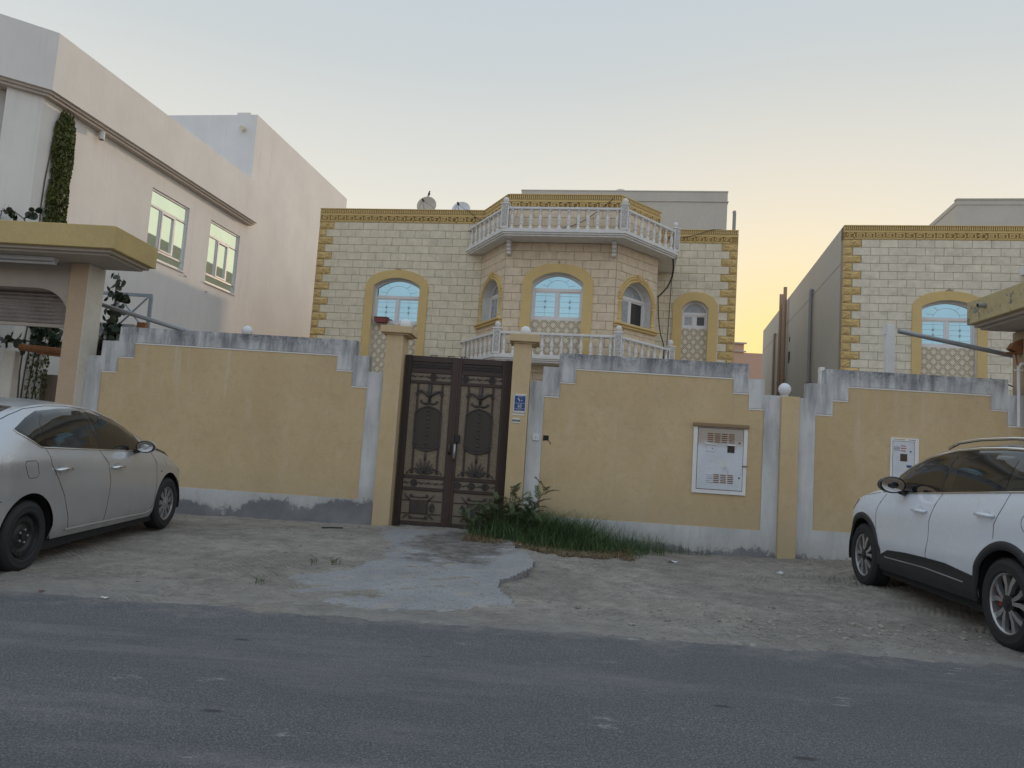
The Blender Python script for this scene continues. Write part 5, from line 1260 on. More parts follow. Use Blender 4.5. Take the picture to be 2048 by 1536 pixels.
# ivy on the corner pilaster of the white villa
iv_ = empty('climbing_ivy', (-9.55, 13.4, 0), R(-6.3), 'dense climbing ivy column on the corner of the white villa', 'ivy')
LM = Matrix.Translation((-9.472, 13.132, 0)) @ Matrix.Rotation(R(-6.3), 4, 'Z'); IM = (Matrix.Translation((-9.55, 13.4, 0)) @ Matrix.Rotation(R(-6.3), 4, 'Z')).inverted()
fo = MB()
for k in range(6500):
    z = r2.uniform(.2, 7.26) if k % 4 == 0 else r2.uniform(4.6, 7.26); wdt = .25 + .10*fb(0, z, 1.6, 3) + (-.10*sstep(6.9, 7.3, z)); cv = .63 + .06*fb(z, 0, .9, 8) - .02*(z-6)*.5
    v = cv + wdt*(2*r2.random()-1)*(1 + .12*fb(z, k*.01, 4, 2)); depth = .13*math.sqrt(max(0, 1 - ((v-cv)/wdt)**2)) * r2.random()**.5
    if abs(v-cv) > wdt: depth = .02
    p = IM @ (LM @ Vector((-.205 + depth + .02, v, z + r2.gauss(0, .02)))); s_ = r2.uniform(.022, .042); M3 = Matrix.Rotation(r2.uniform(0, 6.28), 3, 'Z') @ Matrix.Rotation(r2.uniform(.5, 2.2), 3, 'X')
    fo.add([p + M3 @ Vector(q) for q in ((0, -s_, 0), (s_*.7, 0, .2*s_), (0, s_*1.2, 0), (-s_*.7, 0, .2*s_))], [(0, 1, 2, 3)])
fo.build('foliage', M['leaf_ivy'], iv_)
st_ = MB()
for k in range(4): st_.tube([IM @ (LM @ Vector((-.20, .35 + .1*k + .05*math.sin(z*2+k), z))) for z in [x*.45 for x in range(16)]], .012, 5)
st_.build('stem', M['bark'], iv_)
# feathery shrub by the right gate pillar
sh = empty('feathery_shrub', (-.42, 11.05, .12), 0, 'feathery green shrub growing at the foot of the right gate pillar', 'shrub'); SB = Vector((-.42, 11.05, .12)); sm = MB(); sf = MB()
def frond(p, d, L, n, up=.25):
    d = Vector(d).normalized(); q = p.copy(); pts = [q.copy()]
    for k in range(n):
        d = (d + Vector((r2.gauss(0, .09), r2.gauss(0, .09), -up*.25 + r2.gauss(0, .05)))).normalized(); q = q + d*(L/n); pts.append(q.copy())
        s_ = d.cross(Vector((0, 0, 1))); s_ = s_.normalized() if s_.length > .01 else Vector((1, 0, 0))
        for sg in (-1, 1):
            for h in (0, .5):
                l_ = (.055 + .02*r2.random()) * (1 - .5*k/n); b_ = q - d*(L/n)*h; tip = b_ + (s_*sg*.8 + d*.6 + Vector((0, 0, r2.uniform(-.3, .4)))).normalized()*l_; wv_ = d*.008
                sf.add([b_ - SB, (b_ + tip)/2 + wv_ - SB, tip - SB, (b_ + tip)/2 - wv_ - SB], [(0, 1, 2, 3)])
    sm.tube([p_ - SB for p_ in pts], [.004]*len(pts), 4, caps=False)
PL_ = [((-.45, 11.02, .12), (-.44, 11.0, .84), 16), ((-.38, 11.0, .12), (.05, 10.98, .86), 17), ((-.5, 10.95, .12), (-.30, 10.85, .72), 14), ((-.5, 10.9, .12), (-.85, 10.85, .45), 14), ((-.45, 10.95, .12), (-.62, 10.9, .66), 13), ((-.35, 11, .12), (-.12, 10.95, .60), 13)]
for k in range(34):
    bx = r2.gauss(-.48, .22); PL_.append(((bx, 10.9 + r2.gauss(0, .12), .12), (bx + r2.gauss(0, .16), 10.8 + r2.gauss(0, .14), r2.uniform(.28, .62) - .22*abs(bx + .42)), 7))
for base, tip, nb in PL_:
    A, B = Vector(base), Vector(tip); mid = A.lerp(B, .5) + Vector((r2.uniform(-.04, .04), 0, .05)); sm.tube([A - SB, mid - SB, B - SB], [.008, .006, .003], 5)
    for k in range(nb):
        f = .2 + .8*k/(nb-1); p = A.lerp(mid, f*2) if f < .5 else mid.lerp(B, f*2-1); an = r2.uniform(0, 6.28)
        frond(p, (math.cos(an)*.8 + (B.x-A.x)*.6, math.sin(an)*.6 - .2, .65), r2.uniform(.14, .26), 7)
sm.build('stem', M['bark'], sh); sf.build('foliage', M['leaf_shrub'], sh)
def blades(name, mat, n, place, hfun, wd, lean, seed):
    rr = random.Random(seed); mb = MB()
    for _ in range(n):
        x, y = place(rr); z = sand_h(x, y) - .01; h = hfun(rr, x, y)
        if h <= .01: continue
        an = rr.uniform(0, 6.28); dx, dy = math.cos(an), math.sin(an); ln = rr.uniform(.15, 1)*lean*h; w_ = wd*rr.uniform(.6, 1.3); px, py = -dy*w_, dx*w_
        q = []; 
        for f in (0, .35, .7, 1):
            cx_, cy_, cz_ = x + dx*ln*f*f, y + dy*ln*f*f, z + h*(f - .22*lean*f*f); k = 1 - f*.95; q += [(cx_ - px*k, cy_ - py*k, cz_), (cx_ + px*k, cy_ + py*k, cz_)]
        mb.add(q, [(0, 1, 3, 2), (2, 3, 5, 4), (4, 5, 7, 6)])
    return tag(mb.build(name, mat), kind='stuff')
def pl_green(rr):
    while True:
        x, y = rr.gauss(.10, .60), rr.gauss(10.72, .32)
        if -1.0 < x < 1.55 and 9.95 + .35*abs(x - .2) < y < 11.36 and ((x + .1)/1.5)**2 + ((y - 10.9)/.95)**2 < 1 + .3*rr.random(): return x, y
blades('green_grass', M['grass'], 5600, pl_green, lambda rr, x, y: rr.uniform(.14, .50)*(1 - .50*sstep(.3, 1.4, x))*(.75 + .7*clamp(.5 + fb(x, y, 2.6, 3.3, 3)))*(.7 + .5*sstep(10.1, 10.7, y))*(1 - .3*sstep(-.4, -1.0, x)), .005, 1.15, 3)
blades('tall_thin_grass', M['grass'], 900, lambda rr: (rr.uniform(-.2, 1.75), rr.uniform(10.75, 11.36)), lambda rr, x, y: rr.uniform(.28, .66)*(1 - .35*sstep(.8, 1.8, x)), .0030, .85, 4)
blades('sparse_grass', M['grass'], 240, lambda rr: (rr.gauss(1.85, .42), 11.36 - abs(rr.gauss(0, .14))), lambda rr, x, y: rr.uniform(.08, .30), .003, .9, 5)
def pl_dry(rr):
    while True:
        x = rr.uniform(-1.0, 1.25); y = 9.62 + .30*abs(x - .35) + abs(rr.gauss(0, .30)) + (.2 if x > .9 else 0)
        if y < 10.9: return x, y
blades('dry_grass', M['grass_dry'], 3000, pl_dry, lambda rr, x, y: rr.uniform(.03, .13) + .12*sstep(10, 10.6, y)*rr.random(), .0045, 1.9, 6)
def weed(x, y, n, h, label):
    o = empty('weed', (x, y, sand_h(x, y)), 0, label, 'weed', 'small weeds on the sand'); m = MB(); r3 = random.Random(int(x*100))
    for k in range(n):
        an = r3.uniform(0, 6.28); hh = h*r3.uniform(.5, 1); c_ = Vector((r3.gauss(0, .025), r3.gauss(0, .02), 0))
        m.tube([c_, c_ + Vector((math.cos(an)*hh*.25, math.sin(an)*hh*.25, hh))], .003, 4)
        for q in range(4):
            b_ = c_ + Vector((math.cos(an)*hh*.25, math.sin(an)*hh*.25, hh))*(.3 + .2*q); a2 = r3.uniform(0, 6.28); l_ = .022
            m.add([b_, b_ + Vector((math.cos(a2)*l_ - .006, math.sin(a2)*l_, .008)), b_ + Vector((math.cos(a2)*l_*1.6, math.sin(a2)*l_*1.6, .016)), b_ + Vector((math.cos(a2)*l_ + .006, math.sin(a2)*l_, .01))], [(0, 1, 2, 3)])
    m.build('leaves', M['leaf_shrub'], o)
weed(-2.26, 7.78, 4, .10, 'left of two tiny weeds at the concrete edge'); weed(-2.05, 7.82, 6, .085, 'right of two tiny weeds at the concrete edge'); weed(-2.42, 6.70, 4, .07, 'lone tiny weed on the sand near the road edge')
# litter
def scrap(label, x, y, s_, mat, name='paper_scrap', rz=0.0):
    m = MB(); r3 = random.Random(int(x*77)); n = 4; vs_ = [((i/n - .5)*s_ + r3.gauss(0, s_*.04), (j/n - .5)*s_*.6 + r3.gauss(0, s_*.04), .004 + abs(r3.gauss(0, s_*.10))) for j in range(n+1) for i in range(n+1)]
    m.add(vs_, [(j*(n+1)+i, j*(n+1)+i+1, (j+1)*(n+1)+i+1, (j+1)*(n+1)+i) for j in range(n) for i in range(n)]); zz = max(sand_h(x, y), 0); o = m.build(name, mat, None, (x, y, zz), (0, 0, rz)); tag(o, label, 'litter', 'scraps of litter on the sand')
scrap('crumpled red scrap on the sand at the far left', -3.86, 5.95, .05, M['red_plastic'], 'red_scrap'); scrap('white paper scrap on the sand near the road at left', -3.3, 5.86, .06, M['sign_white'])
scrap('crumpled white paper caught before the weeds', -.28, 10.05, .10, M['sign_white'], rz=.7); scrap('white scrap in the dry grass right of the weeds', .62, 9.85, .09, M['sign_white'], rz=.2); scrap('pale scrap lying on the sand beside the low pillar', 1.75, 10.15, .13, M['sign_white'], rz=-.3)
scrap('flat pale scrap on the sand before the white car', 3.0, 9.75, .12, M['sign_white'], rz=.5)
m = MB(); m.tube([(-3.0, 10.55, sand_h(-3, 10.55) + .012), (-2.86, 10.57, sand_h(-2.86, 10.57) + .014), (-2.72, 10.62, sand_h(-2.72, 10.62) + .012)], .011, 6); o = m.build('stick', M['ink']); tag(o, 'short dark stick lying on the sand below the left wall', 'stick')

# ------------------------------------------------------------------ cars
def paint(name, col, metal, rough, flake=0.0):
    t = NT(name); P = t.xyz(); d = t.noise(3.2, 5, .65); f = t.noise(420, 2, .5)
    c = t.mix(t.mr(f, .3, .7, 0, flake), col, sc3(col, 1.35)); dust = t.math('MULTIPLY', t.mr(P[2], .85, .25), t.mr(d, .30, .72, .15, .55))
    c = t.mix(dust, c, (.33, .29, .24)); r_ = t.math('ADD', t.math('MULTIPLY', dust, .45), t.mr(d, .3, .7, rough*.85, rough*1.25))
    return t.done(c, r_, metal, None, Coat_Weight=.55, Coat_Roughness=.06)
M['silver'] = paint('silver_car_paint', (.52, .535, .565), .6, .30, .25); M['white_car'] = paint('white_car_paint', (.72, .755, .81), 0.0, .26)
M['car_black'] = simple('gloss_black_trim', (.010, .010, .012), .12, var=.1, bump=0, Coat_Weight=.5); M['cladding'] = simple('black_plastic_cladding', (.020, .021, .023), .55, var=.3, vs=5, bump=.15, bs=150)
M['chrome'] = simple('chrome', (.72, .73, .74), .10, 1.0, var=.03, bump=0); M['tyre'] = simple('tyre_rubber', (.018, .018, .019), .75, var=.4, vs=9, bump=.3, bs=70)
t = NT('tinted_car_glass'); M['car_glass'] = t.done((.012, .014, .015), .04, 0.0, None, Specular_IOR_Level=.75)
M['hubcap'] = simple('silver_hubcap', (.36, .36, .37), .35, .7, var=.15, bump=0); M['steel_black'] = simple('black_steel_wheel', (.020, .020, .021), .5, .2, var=.3, bump=.1)
M['alloy'] = simple('machined_alloy', (.50, .50, .51), .30, .8, var=.1, bump=0); M['alloy_dark'] = simple('dark_alloy', (.035, .036, .04), .4, .5, var=.15, bump=0); M['caliper'] = simple('red_caliper', (.28, .02, .012), .4, bump=0)
M['lens'] = simple('headlight_lens', (.20, .21, .22), .06, .3, bump=0)
class Car:
    def __init__(s, root, prm): s.root = root; s.__dict__.update(prm)
    def g(s, q): return pw(s.G, q)
    def y(s, x, z):
        W, zs, zb, zr = pw(s.W, x), lin(s.ZS, x), pw(s.ZB, x), pw(s.ZR, x)
        if z <= zb: return W * s.g((z - zs) / max(.05, zb - zs))
        q = clamp((z - zb) / max(.01, zr - zb)); y0, y1 = W * s.g(1), pw(s.YR, x)
        return lerp(y0, y1, q) + s.bulge * math.sin(math.pi * q) * clamp((zr - zb) / .3)
    def zlow(s, x):
        z = lin(s.ZS, x)
        for ax in s.AX:
            if abs(x - ax) < s.RA: z = max(z, s.zc + math.sqrt(s.RA**2 - (x - ax)**2))
        return z
    def section(s, x, nl=13, nu=9, nt=8):
        zb, zr, zt = pw(s.ZB, x), pw(s.ZR, x), pw(s.ZT, x); zl = min(s.zlow(x), zb - .02); pts = []
        for k in range(nl): z = lerp(zl, zb, k/(nl-1)); pts.append((s.y(x, z), z))
        for k in range(1, nu): z = lerp(zb, zr, k/(nu-1)); pts.append((s.y(x, z), z))
        for k in range(1, nt): u = k/(nt-1); pts.append(s.top(x, u))
        return pts
    def top(s, x, u): return (pw(s.YR, x) * (1 - u), lerp(pw(s.ZR, x), pw(s.ZT, x), 1 - (1 - u)**2.6))
    def body(s, mat):
        xs_ = set(); x = s.X0
        while x < s.X1: xs_.add(round(x, 4)); x += .04
        for q in (.03, .07): xs_.add(s.X0 + q); xs_.add(s.X1 - q)
        xs_.add(s.X1)
        for ax in s.AX:
            for k in range(25): xs_.add(round(ax - s.RA * math.cos(math.pi*k/24), 4))
        xs_ = sorted(xs_); m = MB()
        for sg in (-1, 1):
            vs_ = []; n = None
            for x in xs_:
                sec = s.section(x); n = len(sec); vs_ += [(x, sg*p[0], p[1]) for p in sec]
            fs_ = []
            for i in range(len(xs_)-1):
                for j in range(n-1):
                    q = (i*n+j, (i+1)*n+j, (i+1)*n+j+1, i*n+j+1); fs_.append(q if sg < 0 else q[::-1])
            e = (len(xs_)-1)*n
            m.add(vs_, fs_)
        n = len(s.section(0))
        for i, fl in ((0, 0), (len(xs_)-1, 1)):   # close the ends
            b0, b1 = i*n, len(xs_)*n + i*n
            for j in range(n-1):
                q = (b0+j, b0+j+1, b1+j+1, b1+j); m.f.append(q if fl else q[::-1]); m.mi.append(0)
        o = m.build('body', mat, s.root, smooth=True)
        bm = bmesh.new(); bm.from_mesh(o.data); bmesh.ops.remove_doubles(bm, verts=bm.verts, dist=.0008); bmesh.ops.recalc_face_normals(bm, faces=bm.faces); bm.to_mesh(o.data); bm.free()
        o.data.polygons.foreach_set('use_smooth', [True]*len(o.data.polygons)); o.data.set_sharp_from_angle(angle=R(38)); return o
    def patch(s, name, mat, lo, hi, off, sides=(1, -1), parent=None, nr=8, step=.03, skirt=True):
        x0, x1 = lo[0][0], lo[-1][0]; br = sorted({x0, x1} | {p[0] for p in lo} | {p[0] for p in hi}); xs_ = []
        for a, b in zip(br, br[1:]): xs_ += steps(a, b, step)
        xs_.append(x1); outp = []
        for sg in sides:
            m = MB(); vs_ = []
            for x in xs_:
                a, b = lin(lo, x), lin(hi, x)
                for j in range(nr+1): z = lerp(a, b, j/nr); vs_.append((x, sg*(s.y(x, z) + off), z))
            N = nr+1; fs_ = []
            for i in range(len(xs_)-1):
                for j in range(nr): q = (i*N+j, (i+1)*N+j, (i+1)*N+j+1, i*N+j+1); fs_.append(q if sg < 0 else q[::-1])
            m.add(vs_, fs_)
            if skirt:
                loop = [i*N for i in range(len(xs_))] + [(len(xs_)-1)*N + j for j in range(1, N)] + [i*N + nr for i in range(len(xs_)-2, -1, -1)] + [j for j in range(nr-1, 0, -1)]
                b0 = len(m.v); m.v += [(m.v[k][0], m.v[k][1] - sg*(off + .004), m.v[k][2]) for k in loop]; L = len(loop)
                for k in range(L): q = (loop[k], b0 + k, b0 + (k+1) % L, loop[(k+1) % L]); m.f.append(q if sg < 0 else q[::-1]); m.mi.append(0)
            outp.append(m.build(name, mat, parent or s.root, smooth=60))
        return outp
    def ribbon(s, name, mat, pts, wd, off, sides=(1, -1), parent=None, closed=False):
        fine = []
        P_ = pts + pts[:1] if closed else pts
        for a, b in zip(P_, P_[1:]):
            n = max(1, int(math.hypot(b[0]-a[0], b[1]-a[1]) / .03)); fine += [(lerp(a[0], b[0], k/n), lerp(a[1], b[1], k/n)) for k in range(n)]
        fine.append(P_[-1]); outp = []
        for sg in sides:
            m = MB(); vs_ = []
            for i, p in enumerate(fine):
                a, b = fine[max(0, i-1)], fine[min(len(fine)-1, i+1)]; L = math.hypot(b[0]-a[0], b[1]-a[1]) or 1; nx_, nz_ = -(b[1]-a[1])/L*wd/2, (b[0]-a[0])/L*wd/2
                for k, (e, o_) in enumerate(((-1.0, 0), (-.8, off), (.8, off), (1.0, 0))):
                    x, z = p[0] + nx_*e, p[1] + nz_*e; vs_.append((x, sg*(s.y(x, z) + o_), z))
            fs_ = []
            for i in range(len(fine)-1):
                for k in range(3): q = (i*4+k, i*4+k+1, (i+1)*4+k+1, (i+1)*4+k); fs_.append(q[::-1] if sg < 0 else q)
            m.add(vs_, fs_); outp.append(m.build(name, mat, parent or s.root, smooth=True))
        return outp
    def toppatch(s, name, mat, x0, x1, u0, off, curve=0.0, n=16, u1=1.0):
        m = MB()
        for sg in (-1, 1):
            vs_ = []; nu = 10
            for i in range(n+1):
                for j in range(nu+1):
                    u = lerp(u0, u1, j/nu); xx = lerp(x0, x1, i/n) + curve*(1-u)**2
                    p = s.top(xx, u); vs_.append((xx, sg*p[0], p[1] + off))
            fs_ = []
            for i in range(n):
                for j in range(nu): q = (i*(nu+1)+j, (i+1)*(nu+1)+j, (i+1)*(nu+1)+j+1, i*(nu+1)+j+1); fs_.append(q if sg < 0 else q[::-1])
            m.add(vs_, fs_)
        return m.build(name, mat, s.root, smooth=True)
    def wheel(s, ax, side, style, label=None):
        r_, wdt = s.R, s.TW; y0 = side * (s.wy)      # outer face
        e = bpy.data.objects.new('wheel', None); e.empty_display_size = .1; link(e, s.root); e.location = (ax, y0, s.R)
        if label: e['label'] = label
        e.rotation_euler = (0, 0, 0 if side < 0 else math.pi)     # local -y is outwards
        Mx = Matrix.Rotation(R(90), 4, 'X'); rr = s.RR
        ty = MB(); ty.lathe([(rr-.012, -wdt+.02), (rr-.010, -.008), (rr+.006, .001), (rr+.02, -.001), (lerp(rr, r_, .55), .006), (r_-.030, -.004), (r_-.012, -.016), (r_-.003, -.034), (r_, -.06), (r_, -wdt+.06), (r_-.006, -wdt+.03), (r_-.03, -wdt+.005), (rr+.01, -wdt)], 56, Mx)
        ty.build('tyre', M['tyre'], e, smooth=35)
        tr_ = MB()
        for k in range(64):
            a = 2*math.pi*k/64
            for (ya, yb, sh) in ((.024, .075, .0), (.085, .13, .04), (.14, wdt-.03, .0)):
                ca_, sa_ = math.cos(a+sh), math.sin(a+sh); cb_, sb_ = math.cos(a+sh+.055), math.sin(a+sh+.055)
                tr_.add([(r_*.994*ca_, ya, r_*.994*sa_), (r_*.994*cb_, ya, r_*.994*sb_), (r_*.994*cb_, yb, r_*.994*sb_), (r_*.994*ca_, yb, r_*.994*sa_),
                         (r_*1.008*ca_, ya, r_*1.008*sa_), (r_*1.008*cb_, ya, r_*1.008*sb_), (r_*1.008*cb_, yb, r_*1.008*sb_), (r_*1.008*ca_, yb, r_*1.008*sa_)], [(4, 5, 6, 7), (0, 4, 7, 3), (1, 2, 6, 5), (0, 1, 5, 4), (3, 7, 6, 2)])
        tag(tr_.build('tread_block', M['tyre'], e), kind='stuff')
        dr = MB(); dr.lathe([(.04, -.10), (rr*.72, -.10), (rr*.72, -.085), (.04, -.085)], 32, Mx); dr.build('brake_disc', M['steel_black'], e, smooth=40)
        rim = MB(); ins = -.012
        if style == 'steel':
            rim.lathe([(rr, -.05), (rr+.004, ins), (rr-.012, ins), (rr-.022, -.045), (rr*.86, -.055), (rr*.80, -.030), (rr*.62, -.030), (rr*.50, -.055), (rr*.42, -.040), (rr*.20, -.034), (.035, -.034), (.033, -.020), (.005, -.018)], 48, Mx)
            o = rim.build('rim', M['steel_black'], e, smooth=40)
            for k in range(14):
                a = 2*math.pi*k/14; h = MB(); h.lathe([(.017, -.030), (.016, -.0285)], 10, Mx @ Matrix.Translation((rr*.71*math.cos(a), rr*.71*math.sin(a), 0))); h.build('vent_hole', M['dark'], e); nu_ = MB()
            for k in range(5): a = 2*math.pi*k/5; nu_.lathe([(.012, -.036), (.012, -.018), (.008, -.016)], 6, Mx @ Matrix.Translation((.057*math.cos(a), .057*math.sin(a), 0)))
            nu_.build('wheel_nut', M['hubcap'], e)
        else:
            m1, m2 = ('hubcap', 'dark') if style == 'cap' else ('alloy', 'alloy_dark')
            rim.lathe([(rr, -.09), (rr+.004, ins), (rr-.010, ins-.002), (rr-.022, ins-.012), (rr-.03, -.085)], 48, Mx); rim.build('rim', M[m1], e, smooth=40)
            bk = MB(); bk.lathe([(.02, -.080), (rr-.02, -.080), (rr-.02, -.0795), (.02, -.0795)], 40, Mx); bk.build('rim_back', M[m2 if style == 'cap' else 'steel_black'], e)
            ns = 9 if style == 'cap' else 5; sp = MB(); sd = MB()
            for k in range(ns):
                a0 = 2*math.pi*k/ns + (.2 if style == 'cap' else .31)
                for sgn in (-1, 1):
                    if style == 'cap': ri, ro, da_i, da_o, wi, wo = .075, rr-.012, .09*sgn, .125*sgn, .020, .034
                    else: ri, ro, da_i, da_o, wi, wo = .060, rr-.012, .16*sgn, .33*sgn, .024, .052
                    q = []
                    for rad, da, w_ in ((ri, da_i, wi), (lerp(ri, ro, .5), lerp(da_i, da_o, .35 if style != 'cap' else .5), lerp(wi, wo, .45)), (ro, da_o, wo)):
                        a = a0 + da; t_ = (-math.sin(a), math.cos(a)); c_ = (rad*math.cos(a), rad*math.sin(a)); yy = .024 if style != 'cap' else .020
                        yy += .020 * (1 - rad/ro) * (-1 if style != 'cap' else -.4) + .008
                        for f in (-.5, .5): q.append((c_[0] + t_[0]*w_*f, yy, c_[1] + t_[1]*w_*f))
                    b_ = [(v[0], v[1] + .035, v[2]) for v in q]
                    sp.add(q + b_, [(0, 1, 3, 2), (2, 3, 5, 4)] + [(0, 2, 8, 6), (2, 4, 10, 8), (1, 7, 9, 3), (3, 9, 11, 5)])
            so = sp.build('spoke', M[m1], e)
            hb_ = MB(); hb_.lathe([(.085, -.05), (.082, -.022), (.062, -.016), (.035, -.012), (.033, -.006), (.004, -.004)], 24, Mx); hb_.build('hub', M[m1 if style == 'cap' else 'alloy_dark'], e, smooth=40)
        return e
    def common(s):
        ub = MB(); ub.box(s.X0 + .25, -s.hw + .16, .20, s.X1 - .25, s.hw - .16, .55); ub.build('underbody', M['dark'], s.root)
        for ax in s.AX:
            for sg in (-1, 1):
                w_ = MB(); n = 20; yo, yi = sg*(s.hw - .035), sg*(s.hw - .34)
                pts = [(ax + (s.RA+.012)*math.cos(a), s.zc + (s.RA+.012)*math.sin(a)) for a in [math.pi*(-.08 + 1.16*k/n) for k in range(n+1)]]
                w_.add([(p[0], yo, p[1]) for p in pts] + [(p[0], yi, p[1]) for p in pts] + [(ax, yi, s.zc)], [(k, k+1, n+2+k, n+1+k) for k in range(n)] + [(n+1+k, n+2+k, 2*n+2) for k in range(n)]); w_.build('wheel_well', M['dark'], s.root)
    def handle(s, x0, x1, z, mat, cup):
        for sg in (-1, 1):
            m = MB(); xm = (x0+x1)/2; yy = lambda x: s.y(x, z)
            m.tube([(x0, sg*(yy(x0)+.004), z), (x0+.02, sg*(yy(x0)+.032), z), (xm, sg*(yy(xm)+.040), z+.001), (x1-.02, sg*(yy(x1)+.032), z), (x1, sg*(yy(x1)+.004), z)], [.012, .016, .017, .016, .012], 8); m.build('door_handle', mat, s.root, smooth=True)
            c_ = MB(); n = 16; c_.add([(xm + .055*math.cos(2*math.pi*k/n), sg*(s.y(xm, z) + .0022), z + .045*math.sin(2*math.pi*k/n)) for k in range(n)], [tuple(range(n)) if sg < 0 else tuple(range(n-1, -1, -1))]); c_.build('handle_cup', cup, s.root)
    def mirror(s, x, z, mat, mat2, k=1.0):
        for sg in (-1, 1):
            y0 = s.y(x + .08, z - .04); m = MB(); m.sphere((x + .09*k, sg*(y0 + .15*k), z + .05*k), .1*k, 18, 12, sc=(.60, 1.22, .78)); m.lathe([(.098*k, -.052*k), (.112*k, -.048*k), (.112*k, -.02*k), (.09*k, -.01*k)], 24, Matrix.Translation((x + .09*k, sg*(y0 + .15*k), z + .05*k)) @ Matrix.Diagonal((1, 1.08, .70, 1)) @ Matrix.Rotation(R(90), 4, 'Y'), mi=1); o = m.build('wing_mirror', [mat, M['car_black']], s.root, smooth=40)
            b_ = MB(); b_.tube([(x + .12*k, sg*(y0 - .02), z - .03*k), (x + .10*k, sg*(y0 + .08*k), z)], [.03*k, .025*k], 8); b_.build('mirror_arm', mat2, o, smooth=True)
            g_ = MB(); n = 16; g_.add([(x + .0365*k, sg*(y0 + .15*k) + .105*k*math.cos(2*math.pi*j/n), z + .05*k + .066*k*math.sin(2*math.pi*j/n)) for j in range(n)], [tuple(range(n))]); g_.build('mirror_glass', M['chrome'], o)

# ---- silver saloon, nose towards the wall, seen from its right rear
def place_car(label, origin, head, pitch, lat, cat):
    e = empty('parked_car', (0, 0, 0), 0, label, cat, 'cars parked nose first to the wall')
    e.matrix_world = Matrix.Translation(origin) @ Matrix.Rotation(R(90) - head, 4, 'Z') @ Matrix.Rotation(-pitch, 4, 'Y') @ Matrix.Translation((0, lat, 0)); return e
sd = place_car('silver saloon car parked nose to the left wall, black steel rear wheel', (-4.493, 6.596, .0), R(-2.81), R(2.61), .86, 'car')
c1 = Car(sd, dict(X0=-.98, X1=3.60, AX=(.03, 2.80), RA=.375, zc=.315, R=.312, RR=.213, TW=.205, wy=.862, hw=.88, bulge=.022,
    G=[(0, .935), (.08, .975), (.28, .998), (.5, 1.0), (.70, .990), (.835, .985), (.89, .968), (1.0, .915)],
    W=[(-.98, .64), (-.92, .72), (-.75, .80), (-.4, .855), (0, .876), (1.4, .885), (2.6, .878), (3.0, .855), (3.25, .80), (3.42, .70), (3.54, .56), (3.60, .42)],
    ZS=[(-.98, .34), (-.6, .27), (-.3, .235), (.4, .225), (2.4, .195), (3.2, .20), (3.6, .26)],
    ZB=[(-.98, .88), (-.85, 1.0), (-.5, 1.07), (.1, 1.095), (1.1, 1.04), (2.05, .975), (2.45, .945), (2.85, .875), (3.2, .775), (3.45, .66), (3.60, .54)],
    ZR=[(-.98, .92), (-.88, 1.05), (-.66, 1.115), (-.45, 1.20), (-.1, 1.345), (.2, 1.435), (.5, 1.468), (.8, 1.472), (1.25, 1.442), (1.68, 1.342), (2.0, 1.224), (2.36, 1.07), (2.52, 1.005), (2.9, .925), (3.2, .825), (3.45, .69), (3.60, .56)],
    ZT=[(-.98, .945), (-.88, 1.085), (-.66, 1.15), (-.45, 1.23), (-.1, 1.375), (.2, 1.468), (.5, 1.505), (.8, 1.512), (1.25, 1.482), (1.68, 1.382), (2.0, 1.27), (2.36, 1.125), (2.52, 1.06), (2.9, .985), (3.2, .885), (3.45, .735), (3.60, .58)],
    YR=[(-.98, .50), (-.88, .58), (-.66, .63), (-.3, .605), (.2, .605), (.8, .625), (1.4, .640), (2.0, .68), (2.4, .725), (2.9, .70), (3.2, .64), (3.45, .52), (3.60, .36)]))
c1.body(M['silver']); c1.common()
c1.patch('window_frame', M['car_black'], [(-.045, 1.232), (.25, 1.082), (1.2, 1.030), (2.10, .978), (2.20, .985)], [(-.045, 1.245), (.16, 1.345), (.34, 1.408), (.7, 1.436), (1.05, 1.440), (1.44, 1.392), (1.80, 1.292), (2.08, 1.165), (2.20, 1.02)], .0022)
c1.patch('window', M['car_glass'], [(-.005, 1.236), (.245, 1.106), (.262, 1.112)], [(-.005, 1.242), (.15, 1.318), (.262, 1.36)], .0048)
c1.patch('window', M['car_glass'], [(.305, 1.102), (1.065, 1.058), (1.068, 1.20), (1.075, 1.30)], [(.305, 1.30), (.38, 1.383), (.70, 1.412), (1.04, 1.420), (1.075, 1.35)], .0048)
c1.patch('window', M['car_glass'], [(1.135, 1.405), (1.165, 1.20), (1.205, 1.050), (2.035, 1.0), (2.06, 1.10)], [(1.135, 1.412), (1.41, 1.368), (1.77, 1.270), (2.02, 1.155), (2.06, 1.12)], .0048)
c1.ribbon('chrome_strip', M['chrome'], [(-.05, 1.244), (-.03, 1.218), (.22, 1.085), (.30, 1.078), (1.2, 1.028), (2.18, .972)], .014, .006)
c1.ribbon('roof_seam', M['car_black'], [(-.30, 1.255), (.0, 1.365), (.2, 1.423), (.5, 1.456), (.8, 1.460), (1.25, 1.432), (1.68, 1.332), (2.0, 1.214), (2.30, 1.09)], .006, .0012)
for nm, pts in (('door_seam', [(.27, 1.09), (.30, 1.0), (.305, .93), (.40, .82), (.53, .62), (.63, .40), (.67, .285), (1.30, .278), (1.30, .285), (1.345, .60), (1.36, .70), (1.30, .89), (1.22, .98), (1.19, 1.04)]), ('door_seam', [(1.30, .278), (2.28, .256), (2.40, .34), (2.44, .62), (2.42, .82), (2.36, .96)]), ('bumper_seam', [(-.95, .675), (-.5, .668), (-.34, .650)]), ('bumper_seam', [(3.16, .64), (3.25, .655), (3.40, .66)])):
    c1.ribbon(nm, M['car_black'], pts, .0075, .0012)
